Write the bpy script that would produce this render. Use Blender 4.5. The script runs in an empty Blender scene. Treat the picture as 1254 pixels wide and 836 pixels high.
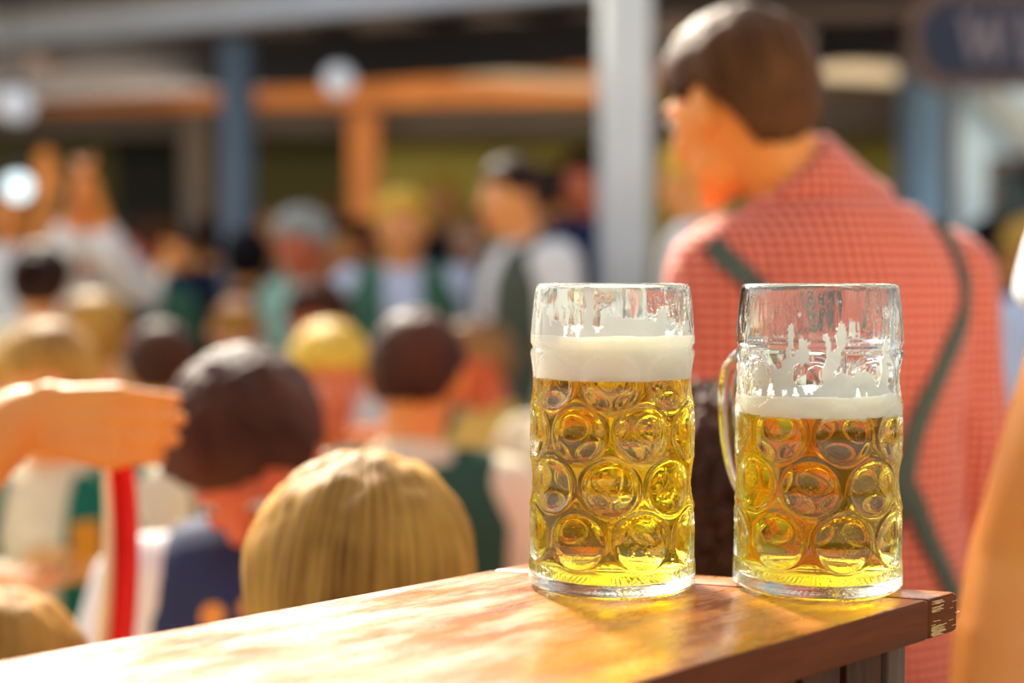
import bpy, bmesh, math, random, os
from mathutils import Vector, Matrix, noise
from mathutils.bvhtree import BVHTree
PI = math.pi
random.seed(7)
scn = bpy.context.scene
COL = scn.collection
V = Vector

# ------------------------------------------------------------------ camera
CAM_Z, F_PX, PITCH = 1.45, 50.0 / 36.0 * 1254.0, math.radians(2.56)
cam_d = bpy.data.cameras.new('camera')
cam = bpy.data.objects.new('camera', cam_d)
COL.objects.link(cam)
cam.location = (0, 0, CAM_Z)
cam.rotation_euler = (PI / 2 - PITCH, 0, 0)
cam_d.lens, cam_d.sensor_width = 50, 36
cam_d.clip_start, cam_d.clip_end = 0.05, 200
cam_d.dof.use_dof = True
cam_d.dof.focus_distance = 0.915
cam_d.dof.aperture_fstop = 2.15
scn.camera = cam
FWD, UP, RIGHT = V((0, math.cos(PITCH), -math.sin(PITCH))), V((0, math.sin(PITCH), math.cos(PITCH))), V((1, 0, 0))


def ray(px, py):
    return FWD + RIGHT * ((px - 627) / F_PX) + UP * ((418 - py) / F_PX)


def W(px, py, d):
    return V((0, 0, CAM_Z)) + ray(px, py) * d


TOP_Z = 1.246


def on_z(px, py, z):
    r = ray(px, py)
    return V((0, 0, CAM_Z)) + r * ((z - CAM_Z) / r.z)


# ------------------------------------------------------------------ materials
def nodes(name):
    m = bpy.data.materials.new(name)
    m.use_nodes = True
    nt = m.node_tree
    nt.nodes.clear()
    out = nt.nodes.new('ShaderNodeOutputMaterial')
    return m, nt, out


def N(nt, typ, **kw):
    n = nt.nodes.new(typ)
    for k, v in kw.items():
        if k in n.inputs:
            n.inputs[k].default_value = v
        else:
            setattr(n, k, v)
    return n


def rgba(c):
    return (c[0], c[1], c[2], 1)


def srgb(r, g, b):
    f = lambda v: (v / 255 / 12.92) if v / 255 <= 0.04045 else ((v / 255 + 0.055) / 1.055) ** 2.4
    return (f(r), f(g), f(b))


def cloth(name, c, rough=0.85, scale=9, var=0.25, bump=0.25, c2=None, sheen=0.0, weave=True):
    m, nt, out = nodes(name)
    L = nt.links.new
    p = N(nt, 'ShaderNodeBsdfPrincipled', Roughness=rough)
    p.inputs['Sheen Weight'].default_value = sheen
    p.inputs['Specular IOR Level'].default_value = 0.25
    tc = N(nt, 'ShaderNodeTexCoord')
    ns = N(nt, 'ShaderNodeTexNoise', Scale=scale, Detail=5.0)
    L(tc.outputs['Object'], ns.inputs['Vector'])
    mx = N(nt, 'ShaderNodeMix', data_type='RGBA')
    mx.inputs[6].default_value = rgba(c)
    c2 = c2 or tuple(x * (1 - var) for x in c)
    mx.inputs[7].default_value = rgba(c2)
    L(ns.outputs['Fac'], mx.inputs[0])
    L(mx.outputs[2], p.inputs['Base Color'])
    n2 = N(nt, 'ShaderNodeTexNoise', Scale=300.0 if weave else scale * 3, Detail=2.0)
    L(tc.outputs['Object'], n2.inputs['Vector'])
    ad = N(nt, 'ShaderNodeMath', operation='ADD')
    L(ns.outputs['Fac'], ad.inputs[0])
    ml = N(nt, 'ShaderNodeMath', operation='MULTIPLY')
    ml.inputs[1].default_value = 0.03
    L(n2.outputs['Fac'], ml.inputs[0])
    L(ml.outputs[0], ad.inputs[1])
    b = N(nt, 'ShaderNodeBump', Strength=bump, Distance=0.02)
    L(ad.outputs[0], b.inputs['Height'])
    L(b.outputs[0], p.inputs['Normal'])
    L(p.outputs[0], out.inputs[0])
    return m


def skin_mat(name, c):
    m, nt, out = nodes(name)
    L = nt.links.new
    p = N(nt, 'ShaderNodeBsdfPrincipled', Roughness=0.5)
    p.inputs['Subsurface Weight'].default_value = 0.12
    p.inputs['Subsurface Radius'].default_value = (1, 0.35, 0.15)
    p.inputs['Subsurface Scale'].default_value = 0.012
    tc = N(nt, 'ShaderNodeTexCoord')
    ns = N(nt, 'ShaderNodeTexNoise', Scale=14, Detail=4.0)
    L(tc.outputs['Object'], ns.inputs['Vector'])
    mx = N(nt, 'ShaderNodeMix', data_type='RGBA')
    mx.inputs[6].default_value = rgba(c)
    mx.inputs[7].default_value = rgba((c[0] * 0.92, c[1] * 0.68, c[2] * 0.6))
    L(ns.outputs['Fac'], mx.inputs[0])
    L(mx.outputs[2], p.inputs['Base Color'])
    L(p.outputs[0], out.inputs[0])
    return m


def hair_mat(name, c, c2, rough=0.42):
    m, nt, out = nodes(name)
    L = nt.links.new
    p = N(nt, 'ShaderNodeBsdfPrincipled', Roughness=rough + 0.1)
    p.inputs['Specular IOR Level'].default_value = 0.12
    p.inputs['Specular Tint'].default_value = rgba(tuple(min(1, 0.35 + v) for v in c))
    tc = N(nt, 'ShaderNodeTexCoord')
    uv = N(nt, 'ShaderNodeMapping')
    uv.inputs['Scale'].default_value = (110, 3, 1)
    L(tc.outputs['UV'], uv.inputs[0])
    ns = N(nt, 'ShaderNodeTexNoise', Scale=1.0, Detail=5.0)
    L(uv.outputs[0], ns.inputs['Vector'])
    cr = N(nt, 'ShaderNodeValToRGB')
    cr.color_ramp.elements[0].position, cr.color_ramp.elements[1].position = 0.34, 0.66
    cr.color_ramp.elements[0].color, cr.color_ramp.elements[1].color = rgba(c2), rgba(c)
    big = N(nt, 'ShaderNodeTexNoise', Scale=9.0, Detail=3.0)
    L(tc.outputs['Object'], big.inputs['Vector'])
    mxf = N(nt, 'ShaderNodeMix', data_type='FLOAT')
    mxf.inputs[0].default_value = 0.6
    L(ns.outputs['Fac'], mxf.inputs[2]); L(big.outputs['Fac'], mxf.inputs[3])
    L(mxf.outputs[0], cr.inputs[0])
    L(cr.outputs[0], p.inputs['Base Color'])
    b = N(nt, 'ShaderNodeBump', Strength=0.5, Distance=0.004)
    L(ns.outputs['Fac'], b.inputs['Height'])
    L(b.outputs[0], p.inputs['Normal'])
    L(p.outputs[0], out.inputs[0])
    return m


def paint(name, c, rough=0.5, var=0.15, scale=4, metal=0.0, bump=0.05, c2=None):
    m, nt, out = nodes(name)
    L = nt.links.new
    p = N(nt, 'ShaderNodeBsdfPrincipled', Roughness=rough, Metallic=metal)
    tc = N(nt, 'ShaderNodeTexCoord')
    ns = N(nt, 'ShaderNodeTexNoise', Scale=scale, Detail=6.0)
    L(tc.outputs['Object'], ns.inputs['Vector'])
    mx = N(nt, 'ShaderNodeMix', data_type='RGBA')
    mx.inputs[6].default_value = rgba(c)
    mx.inputs[7].default_value = rgba(c2 or tuple(x * (1 - var) for x in c))
    L(ns.outputs['Fac'], mx.inputs[0])
    L(mx.outputs[2], p.inputs['Base Color'])
    b = N(nt, 'ShaderNodeBump', Strength=bump, Distance=0.01)
    L(ns.outputs['Fac'], b.inputs['Height'])
    L(b.outputs[0], p.inputs['Normal'])
    L(p.outputs[0], out.inputs[0])
    return m


def wood(name, c_light, c_dark, stretch=(2.2, 60, 60), coat=1.0, coat_rough=(0.12, 0.4), rough=0.5, scale=1.0, bump=0.15, knots=True):
    m, nt, out = nodes(name)
    L = nt.links.new
    p = N(nt, 'ShaderNodeBsdfPrincipled', Roughness=rough)
    p.inputs['Coat Weight'].default_value = coat
    p.inputs['Coat IOR'].default_value = 1.7
    p.inputs['Specular IOR Level'].default_value = 0.1
    tc = N(nt, 'ShaderNodeTexCoord')
    mp = N(nt, 'ShaderNodeMapping')
    mp.inputs['Scale'].default_value = stretch
    L(tc.outputs['Object'], mp.inputs[0])
    n0 = N(nt, 'ShaderNodeTexNoise', Scale=5.0, Detail=2.0)
    L(tc.outputs['Object'], n0.inputs['Vector'])
    add = N(nt, 'ShaderNodeVectorMath', operation='MULTIPLY_ADD')
    L(n0.outputs['Color'], add.inputs[0])
    add.inputs[1].default_value = (0.3, 1.1, 1.1)
    L(mp.outputs[0], add.inputs[2])
    n1 = N(nt, 'ShaderNodeTexNoise', Scale=scale, Detail=8.0, Roughness=0.62)
    L(add.outputs[0], n1.inputs['Vector'])
    cr = N(nt, 'ShaderNodeValToRGB')
    cr.color_ramp.elements[0].position, cr.color_ramp.elements[1].position = 0.3, 0.68
    cr.color_ramp.elements[0].color, cr.color_ramp.elements[1].color = rgba(c_dark), rgba(c_light)
    L(n1.outputs['Fac'], cr.inputs[0])
    L(cr.outputs[0], p.inputs['Base Color'])
    n2 = N(nt, 'ShaderNodeTexNoise', Scale=1.0, Detail=6.0, Roughness=0.7)
    mp2 = N(nt, 'ShaderNodeMapping')
    mp2.inputs['Scale'].default_value = tuple(12 if q < 10 else 40 for q in stretch)
    L(tc.outputs['Object'], mp2.inputs[0])
    L(mp2.outputs[0], n2.inputs['Vector'])
    mr = N(nt, 'ShaderNodeMapRange')
    mr.inputs[1].default_value, mr.inputs[2].default_value = 0.38, 0.64
    mr.inputs[3].default_value, mr.inputs[4].default_value = coat_rough
    L(n2.outputs['Fac'], mr.inputs[0])
    L(mr.outputs[0], p.inputs['Coat Roughness'])
    b = N(nt, 'ShaderNodeBump', Strength=bump, Distance=0.002)
    L(n1.outputs['Fac'], b.inputs['Height'])
    L(b.outputs[0], p.inputs['Normal'])
    b2 = N(nt, 'ShaderNodeBump', Strength=bump * 0.5, Distance=0.0015)
    L(n2.outputs['Fac'], b2.inputs['Height'])
    L(b2.outputs[0], p.inputs['Coat Normal'])
    L(p.outputs[0], out.inputs[0])
    return m


# ------------------------------------------------------------------ object helpers
def tag(o, label=None, cat=None, group=None, kind=None):
    if label: o['label'] = label
    if cat: o['category'] = cat
    if group: o['group'] = group
    if kind: o['kind'] = kind
    return o


def empty(name, loc=(0, 0, 0), rz=0.0, label=None, cat=None, group=None, kind=None):
    o = bpy.data.objects.new(name, None)
    o.empty_display_size = 0.1
    COL.objects.link(o)
    o.location = loc
    o.rotation_euler = (0, 0, rz)
    return tag(o, label, cat, group, kind)


def link_mesh(name, me, mats, parent=None, smooth=True):
    if not isinstance(mats, (list, tuple)):
        mats = [mats]
    if len(me.materials): me.materials.clear()
    for m in mats:
        me.materials.append(m)
    if smooth:
        me.polygons.foreach_set('use_smooth', [True] * len(me.polygons))
    o = bpy.data.objects.new(name, me)
    COL.objects.link(o)
    if parent is not None:
        o.parent = parent
    return o


def obj(name, bm, mats, parent=None, smooth=True):
    me = bpy.data.meshes.new(name)
    bmesh.ops.recalc_face_normals(bm, faces=bm.faces[:])
    bm.to_mesh(me)
    bm.free()
    return link_mesh(name, me, mats, parent, smooth)


def add_box(bm, c, s, rot=None, bevel=0.0):
    r = bmesh.ops.create_cube(bm, size=1.0)
    M = Matrix.Translation(c) @ (rot.to_4x4() if rot else Matrix()) @ Matrix.Diagonal((s[0], s[1], s[2], 1))
    bmesh.ops.transform(bm, matrix=M, verts=r['verts'])
    if bevel:
        es = list({e for v in r['verts'] for e in v.link_edges})
        bmesh.ops.bevel(bm, geom=es, offset=bevel, segments=3, affect='EDGES', profile=0.5)


def add_prism(bm, poly, z0, z1, bevel=0.0, seg=3):
    area = sum(p[0] * q[1] - q[0] * p[1] for p, q in zip(poly, list(poly[1:]) + [poly[0]]))
    if area < 0: poly = list(poly)[::-1]
    a = [bm.verts.new((x, y, z0)) for x, y in poly]
    b = [bm.verts.new((x, y, z1)) for x, y in poly]
    n = len(poly)
    bm.faces.new(a[::-1])
    bm.faces.new(b)
    for i in range(n):
        bm.faces.new((a[i], a[(i + 1) % n], b[(i + 1) % n], b[i]))
    if bevel:
        es = list({e for v in a + b for e in v.link_edges})
        bmesh.ops.bevel(bm, geom=es, offset=bevel, segments=seg, affect='EDGES', profile=0.5)


def add_tube(bm, pts, segs=14, right=None, caps=True):
    """pts: list of (centre, a, b). Elliptic rings swept along the centres; `right` fixes the direction of a."""
    n = len(pts)
    rings = []
    prev = None
    for i, (c, a, b) in enumerate(pts):
        c = V(c)
        t = (V(pts[min(i + 1, n - 1)][0]) - V(pts[max(i - 1, 0)][0]))
        t = t.normalized() if t.length > 1e-9 else V((0, 0, 1))
        if right is not None:
            u = V(right) - t * V(right).dot(t)
        elif prev is not None:
            u = prev - t * prev.dot(t)
        else:
            u = t.orthogonal()
        if u.length < 1e-6: u = t.orthogonal()
        u.normalize()
        prev = u
        w = t.cross(u)
        rings.append([bm.verts.new(c + u * (a * math.cos(2 * PI * k / segs)) + w * (b * math.sin(2 * PI * k / segs))) for k in range(segs)])
    for i in range(n - 1):
        for k in range(segs):
            bm.faces.new((rings[i][k], rings[i][(k + 1) % segs], rings[i + 1][(k + 1) % segs], rings[i + 1][k]))
    if caps:
        bm.faces.new(rings[0][::-1])
        bm.faces.new(rings[-1])


def add_capsule(bm, p0, p1, r0, r1, segs=12):
    p0, p1 = V(p0), V(p1)
    d = p1 - p0
    L = max(d.length, 1e-5)
    d = d / L
    pts = []
    for a in (-80, -55, -30, 0):
        a = math.radians(a)
        pts.append((p0 + d * (r0 * math.sin(a)), r0 * math.cos(a), r0 * math.cos(a)))
    for a in (0, 30, 55, 80):
        a = math.radians(a)
        pts.append((p1 + d * (r1 * math.sin(a)), r1 * math.cos(a), r1 * math.cos(a)))
    add_tube(bm, pts, segs)


def add_ell(bm, c, r, rot=None, u=16, v=12):
    g = bmesh.ops.create_uvsphere(bm, u_segments=u, v_segments=v, radius=1.0)
    M = Matrix.Translation(c) @ (rot.to_4x4() if rot else Matrix()) @ Matrix.Diagonal((r[0], r[1], r[2], 1))
    bmesh.ops.transform(bm, matrix=M, verts=g['verts'])


def remeshed(bm, voxel, smooth=4):
    """Join overlapping closed shapes into one continuous surface."""
    me = bpy.data.meshes.new('tmp')
    bmesh.ops.recalc_face_normals(bm, faces=bm.faces[:])
    bm.to_mesh(me)
    bm.free()
    o = bpy.data.objects.new('tmp', me)
    COL.objects.link(o)
    r = o.modifiers.new('r', 'REMESH')
    r.mode, r.voxel_size = 'VOXEL', voxel
    if smooth:
        s = o.modifiers.new('s', 'SMOOTH')
        s.iterations, s.factor = smooth, 0.5
    dg = bpy.context.evaluated_depsgraph_get()
    out = bpy.data.meshes.new_from_object(o.evaluated_get(dg), depsgraph=dg)
    bpy.data.objects.remove(o)
    bpy.data.meshes.remove(me)
    return out


def sstep(a, b, x):
    t = min(1, max(0, (x - a) / (b - a)))
    return t * t * (3 - 2 * t)


def lerp(a, b, t):
    return a + (b - a) * t


# ------------------------------------------------------------------ light
w = bpy.data.worlds.new('sky')
scn.world = w
w.use_nodes = True
wn = w.node_tree
wn.nodes.clear()
SUN_DIR = V((-0.30, 0.80, 0.62)).normalized()      # towards the sun: behind the counter, a little to the left
wo = wn.nodes.new('ShaderNodeOutputWorld')
bg = wn.nodes.new('ShaderNodeBackground')
sky = wn.nodes.new('ShaderNodeTexSky')
sky.sky_type = 'NISHITA'
sky.sun_disc = False
sky.sun_elevation = math.asin(SUN_DIR.z)
sky.sun_rotation = math.atan2(SUN_DIR.x, SUN_DIR.y)
sky.air_density, sky.dust_density, sky.ozone_density = 1.0, 3.0, 1.0
hs = wn.nodes.new('ShaderNodeHueSaturation')
hs.inputs['Saturation'].default_value = 0.4
wn.links.new(sky.outputs[0], hs.inputs['Color'])
wn.links.new(hs.outputs[0], bg.inputs[0])
bg.inputs[1].default_value = 0.25
wn.links.new(bg.outputs[0], wo.inputs[0])
sun_d = bpy.data.lights.new('sun', 'SUN')
sun = bpy.data.objects.new('sun', sun_d)
COL.objects.link(sun)
sun.rotation_euler = SUN_DIR.to_track_quat('Z', 'Y').to_euler()
sun_d.energy, sun_d.angle = 8.5, math.radians(7)
sun_d.color = (1.0, 0.92, 0.76)
scn.view_settings.view_transform = 'Standard'
scn.view_settings.look = 'None'
scn.view_settings.exposure = 0.28
scn.view_settings.gamma = 1.0
scn.view_settings.use_curve_mapping = False
cy = scn.cycles
cy.max_bounces, cy.transmission_bounces, cy.glossy_bounces, cy.diffuse_bounces, cy.transparent_max_bounces = 18, 18, 8, 4, 16
cy.volume_bounces = 2
cy.caustics_reflective = cy.caustics_refractive = True
cy.blur_glossy = 0.3
cy.sample_clamp_indirect = 60
cy.use_guiding = True
cy.use_surface_guiding = True
cy.use_denoising = True

# ------------------------------------------------------------------ bar counter
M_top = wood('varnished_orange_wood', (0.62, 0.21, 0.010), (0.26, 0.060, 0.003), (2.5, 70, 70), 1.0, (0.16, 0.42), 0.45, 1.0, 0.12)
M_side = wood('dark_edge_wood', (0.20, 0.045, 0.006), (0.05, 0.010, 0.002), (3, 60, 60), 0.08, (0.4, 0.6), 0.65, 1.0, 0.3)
M_dark = wood('dark_board_wood', (0.10, 0.028, 0.010), (0.02, 0.006, 0.003), (60, 60, 3), 0.1, (0.2, 0.5), 0.5, 1.0, 0.4)
M_post = wood('grey_brown_post_wood', (0.16, 0.10, 0.065), (0.06, 0.035, 0.02), (60, 60, 3), 0.1, (0.3, 0.5), 0.5, 1.0, 0.3)
M_chip = paint('bare_pale_wood', (0.85, 0.55, 0.20), 0.8, 0.3, 60)

A = on_z(0, 808, TOP_Z)        # on the far edge
B = on_z(645, 689, TOP_Z)      # far corner behind the first mug
C = on_z(1174, 724, TOP_Z)     # corner beside the second mug
ang = math.atan2(A.y - B.y, A.x - B.x)
# counter frame: local x runs along the board towards the camera's lower left
counter = empty('bar_counter', (B.x, B.y, 0), ang,
                'orange varnished wooden bar counter carrying the two full beer mugs, with chipped corner', 'bar counter')
inv = Matrix.Rotation(-ang, 2)
loc2 = lambda p: (inv @ V((p.x - B.x, p.y - B.y)))
c2 = loc2(C)
near = loc2(on_z(1140, 735, TOP_Z))
Yn = c2.y - 0.0
LEN = 1.25
endw = 0.034
ed = V((c2.x, c2.y))                     # end edge from B (0,0) to C
shift = endw                             # the end board is a strip along the end edge
TH = 0.0262
s = 0.0006
bm = bmesh.new()
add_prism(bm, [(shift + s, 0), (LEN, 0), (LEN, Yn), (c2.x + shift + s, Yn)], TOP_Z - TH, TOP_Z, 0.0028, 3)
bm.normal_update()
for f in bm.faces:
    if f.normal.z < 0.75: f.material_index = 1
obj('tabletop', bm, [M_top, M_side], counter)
bm = bmesh.new()
add_prism(bm, [(0, 0), (shift, 0), (c2.x + shift, Yn), (c2.x, Yn)], TOP_Z - TH, TOP_Z, 0.0032, 3)
bm.normal_update()
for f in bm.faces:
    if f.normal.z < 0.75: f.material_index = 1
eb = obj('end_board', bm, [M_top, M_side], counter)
eb['label'] = 'end board with its worn end grain at the corner'
# pale chips where the varnish has worn off the end grain
bm = bmesh.new()
rc = random.Random(3)
sgn = 1 if Yn > 0 else -1
for k in range(46):
    zz = TOP_Z - TH * rc.choice([rc.uniform(0.08, 0.34), rc.uniform(0.55, 0.93), rc.uniform(0.6, 0.9)])
    ln = rc.uniform(0.004, 0.012)
    x = c2.x + shift - 0.0012 - ln / 2 - abs(rc.gauss(0, 0.003))
    add_box(bm, (x, Yn + sgn * 0.0001, zz), (ln, 0.0006, rc.uniform(0.00025, 0.0007)), Matrix.Rotation(rc.uniform(-.06, .06), 3, 'Y'))
for k in range(5):      # a few short splinters along the far end
    add_box(bm, (c2.x + rc.uniform(0.001, 0.010), Yn + sgn * 0.0001, TOP_Z - TH * (0.2 + 0.15 * k)), (rc.uniform(0.003, 0.007), 0.0006, 0.0003))
obj('bare_wood_chip', bm, M_chip, eb, smooth=False)
# base under the top
ins = 0.022
y0, y1 = (ins * sgn, Yn - ins * sgn)
xa = lambda y, o: c2.x * (y / Yn) + o
zt = TOP_Z - TH
bm = bmesh.new()
pw = 0.02
add_prism(bm, [(xa(y0, 0.03), y0), (LEN - .05, y0), (LEN - .05, y1), (xa(y1, 0.03 + pw), y1)], 0.0, zt, 0.0)
nb = 22
obj('side_panel', bm, M_dark, counter, smooth=False)
bm = bmesh.new()
for k in range(nb):
    x = xa(y1, 0.03 + pw) + 0.02 + k * 0.045
    if x > LEN - .07: break
    add_box(bm, (x, y1 + sgn * 0.003, zt / 2), (0.038, 0.006, zt - 0.002), None, 0.001)
obj('cladding_boards', bm, M_dark, counter, smooth=False)
bm = bmesh.new()
add_box(bm, (xa(y1, 0.03) + pw / 2 - 0.002, y1 - sgn * 0.006, zt / 2 - 0.0005), (pw, 0.03, zt - 0.001), None, 0.002)
obj('corner_post', bm, M_post, counter, smooth=False)

# ------------------------------------------------------------------ glass
def glass_mat(name, ior, rough=0.0, drops=False, streak=False):
    m, nt, out = nodes(name)
    L = nt.links.new
    g = N(nt, 'ShaderNodeBsdfGlass', IOR=ior, Roughness=rough)
    g.inputs['Color'].default_value = (0.985, 1.0, 0.99, 1)
    L(g.outputs[0], out.inputs[0])
    tc = N(nt, 'ShaderNodeTexCoord')
    n1 = N(nt, 'ShaderNodeTexNoise', Scale=45.0 if not streak else 1.0, Detail=2.0)
    if streak:
        mp = N(nt, 'ShaderNodeMapping')
        mp.inputs['Scale'].default_value = (110, 110, 22)
        L(tc.outputs['Object'], mp.inputs[0]); L(mp.outputs[0], n1.inputs['Vector'])
    else:
        L(tc.outputs['Object'], n1.inputs['Vector'])
    b = N(nt, 'ShaderNodeBump', Strength=0.10 if not streak else 0.55, Distance=0.0012)
    L(n1.outputs['Fac'], b.inputs['Height'])
    last = b
    if drops:
        vo = N(nt, 'ShaderNodeTexVoronoi', Scale=420.0)
        L(tc.outputs['Object'], vo.inputs['Vector'])
        n2 = N(nt, 'ShaderNodeTexNoise', Scale=30.0, Detail=3.0)
        L(tc.outputs['Object'], n2.inputs['Vector'])
        mr = N(nt, 'ShaderNodeMapRange')
        mr.inputs[1].default_value, mr.inputs[2].default_value = 0.40, 0.12
        L(vo.outputs['Distance'], mr.inputs[0])
        m2 = N(nt, 'ShaderNodeMapRange')
        m2.inputs[1].default_value, m2.inputs[2].default_value = 0.52, 0.66
        L(n2.outputs['Fac'], m2.inputs[0])
        ml = N(nt, 'ShaderNodeMath', operation='MULTIPLY')
        L(mr.outputs[0], ml.inputs[0]); L(m2.outputs[0], ml.inputs[1])
        b2 = N(nt, 'ShaderNodeBump', Strength=0.5, Distance=0.0006)
        L(ml.outputs[0], b2.inputs['Height'])
        L(b.outputs[0], b2.inputs['Normal'])
        last = b2
    L(last.outputs[0], g.inputs['Normal'])
    return m


M_glass = glass_mat('clear_glass', 1.5, 0.0, True)
M_glass_in = glass_mat('clear_glass_inside', 1.5, 0.0, False, True)
M_wet = glass_mat('glass_against_beer', 1.5 / 1.34)
M_handle = glass_mat('handle_glass', 1.5)

m, nt, out = nodes('beer')
vb = N(nt, 'ShaderNodeVolumeAbsorption', Density=50.0)
vb.inputs['Color'].default_value = (0.9999, 0.900, 0.0, 1)
vs_ = N(nt, 'ShaderNodeVolumeScatter', Density=0.9, Anisotropy=0.6)
vs_.inputs['Color'].default_value = (1.0, 0.97, 0.9, 1)
va = N(nt, 'ShaderNodeAddShader')
nt.links.new(vb.outputs[0], va.inputs[0]); nt.links.new(vs_.outputs[0], va.inputs[1])
nt.links.new(va.outputs[0], out.inputs['Volume'])
M_beer = m

m, nt, out = nodes('foam')
p = N(nt, 'ShaderNodeBsdfPrincipled', Roughness=0.6)
p.inputs['Base Color'].default_value = (0.86, 0.82, 0.70, 1)
p.inputs['Subsurface Weight'].default_value = 0.6
p.inputs['Subsurface Radius'].default_value = (1, 0.9, 0.7)
p.inputs['Subsurface Scale'].default_value = 0.02
tc = N(nt, 'ShaderNodeTexCoord')
n1 = N(nt, 'ShaderNodeTexNoise', Scale=160.0, Detail=5.0)
nt.links.new(tc.outputs['Object'], n1.inputs['Vector'])
b = N(nt, 'ShaderNodeBump', Strength=0.25, Distance=0.002)
nt.links.new(n1.outputs['Fac'], b.inputs['Height'])
nt.links.new(b.outputs[0], p.inputs['Normal'])
nt.links.new(p.outputs[0], out.inputs[0])
M_foam = m

m, nt, out = nodes('thin_foam')
p = N(nt, 'ShaderNodeBsdfPrincipled', Roughness=0.6)
p.inputs['Base Color'].default_value = (0.86, 0.83, 0.74, 1)
tr_ = N(nt, 'ShaderNodeBsdfTransparent')
mx = N(nt, 'ShaderNodeMixShader', Fac=0.2)
nt.links.new(p.outputs[0], mx.inputs[1]); nt.links.new(tr_.outputs[0], mx.inputs[2]); nt.links.new(mx.outputs[0], out.inputs[0])
M_thin = m

H = 0.2
ROWS = (0.0375, 0.0715, 0.1050, 0.1375)


def outer_r(z):
    if z < 0.004: return lerp(0.0500, 0.0550, sstep(0, 0.004, z))
    if z < 0.016: return 0.0553
    if z < 0.156: return lerp(0.0553, 0.0540, sstep(0.012, 0.03, z)) - 0.0004 * sstep(.05, .15, z)
    if z < 0.1585: return lerp(0.0536, 0.0526, sstep(0.156, 0.1585, z))
    if z < 0.162: return lerp(0.0526, 0.0541, sstep(0.1585, 0.162, z))
    return lerp(0.0541, 0.0505, ((z - 0.162) / (H - 0.162)) ** 1.5)


def inner_r(z):
    base = lerp(0.0475, 0.0480, sstep(0.02, 0.15, z))
    if z > 0.158: base = lerp(0.0480, 0.0478, (z - 0.158) / (H - 0.158))
    if z < 0.020: base = lerp(0.040, 0.0475, sstep(0.008, 0.020, z))
    return base


def dish(z, th, phase):
    """(outer dent, inner bulge) of the round eyes pressed into the wall, eight to a row and staggered."""
    o = i = 0.0
    for r, zc in enumerate(ROWS):
        dz = (z - zc)
        if abs(dz) > 0.022: continue
        step = 2 * PI / 8
        off = phase + (step / 2 if r % 2 else 0)
        a = (th - off + step / 2) % step - step / 2
        dx = a * 0.0535
        rho = math.hypot(dx / 0.0172, dz / 0.0168)
        if rho < 1.0:
            o -= 0.0034 * (1 - rho ** 2.2)
            o -= 0.0007 * sstep(1.0, 0.93, rho)
        elif rho < 1.18:
            o += 0.0008 * (1 - (rho - 1.0) / 0.18) * sstep(1.0, 1.03, rho)
        if rho < 1.15:
            i -= 0.0010 * (1 - sstep(0.1, 1.15, rho))
    return o, i


def inner_rr(z, th, phase):
    return inner_r(z) + dish(z, th, phase)[1] * sstep(0.012, 0.02, z)


def revolve(rows, nth, fn, close_top=False, closed_loop=True):
    bm = bmesh.new()
    rings = [[bm.verts.new(fn(k, 2 * PI * j / nth)) for j in range(nth)] for k in range(rows)]
    return bm, rings


def make_glass(phase, liquid_z, parent):
    NT = 288
    prof = []
    for z in (0.0035, 0.0015, 0.0003): prof.append(('b', z, {0.0035: 0.030, 0.0015: 0.046, 0.0003: 0.0495}[z]))
    z = 0.0008
    zs = [0.0010, 0.002, 0.003, 0.004, 0.006, 0.009, 0.012, 0.0145, 0.016]
    z = 0.018
    while z < 0.1555:
        zs.append(z); z += 0.0011
    zs += [0.156, 0.1568, 0.1576, 0.1585, 0.1594, 0.1602, 0.161, 0.162, 0.164, 0.168, 0.173, 0.178, 0.183, 0.188, 0.192, 0.195, 0.1972]
    for z in zs: prof.append(('o', z, None))
    prof += [('t', 0.1988, outer_r(0.199) - 0.0006), ('t', 0.1998, outer_r(0.2) - 0.0013), ('t', 0.1999, inner_r(0.2) + 0.0009), ('t', 0.1990, inner_r(.2) + 0.0002)]
    zi = [0.196, 0.190, 0.183, 0.176, 0.170, 0.165, 0.160]
    z = 0.156
    while z > 0.0225:
        zi.append(z); z -= 0.0016
    k = min(range(len(zi)), key=lambda q: abs(zi[q] - liquid_z))
    zi[k] = liquid_z
    zi += [0.021, 0.019, 0.017, 0.015, 0.013, 0.011, 0.0095, 0.0088]
    for z in zi: prof.append(('i', z, None))
    prof += [('f', 0.0082, 0.036), ('f', 0.0078, 0.025), ('f', 0.0076, 0.010)]
    bm = bmesh.new()
    rings = []
    for kind, z, r in prof:
        ring = []
        for j in range(NT):
            th = 2 * PI * j / NT
            if kind == 'o': rr = outer_r(z) + dish(z, th, phase)[0]
            elif kind == 'i': rr = inner_rr(z, th, phase)
            else: rr = r
            zz = z
            if kind == 'b' and r > 0.045: zz = z + 0.0006 * (0.5 + 0.5 * math.cos(th * 60))   # knurled foot ring
            ring.append(bm.verts.new((rr * math.cos(th), rr * math.sin(th), zz)))
        rings.append((kind, z, ring))
    for a, b in zip(rings, rings[1:]):
        mi = 0
        if b[0] == 'i' and a[0] in 'ti': mi = 1
        if a[0] in 'if' and b[0] in 'if' and a[1] <= liquid_z + 1e-6: mi = 2
        for j in range(NT):
            f = bm.faces.new((a[2][j], a[2][(j + 1) % NT], b[2][(j + 1) % NT], b[2][j]))
            f.material_index = mi
    c0 = bm.verts.new((0, 0, 0.0038)); c1 = bm.verts.new((0, 0, 0.0075))
    for j in range(NT):
        bm.faces.new((c0, rings[0][2][(j + 1) % NT], rings[0][2][j]))
        f = bm.faces.new((c1, rings[-1][2][j], rings[-1][2][(j + 1) % NT])); f.material_index = 2
    return obj('glass_body', bm, [M_glass, M_glass_in, M_wet], parent)


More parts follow.
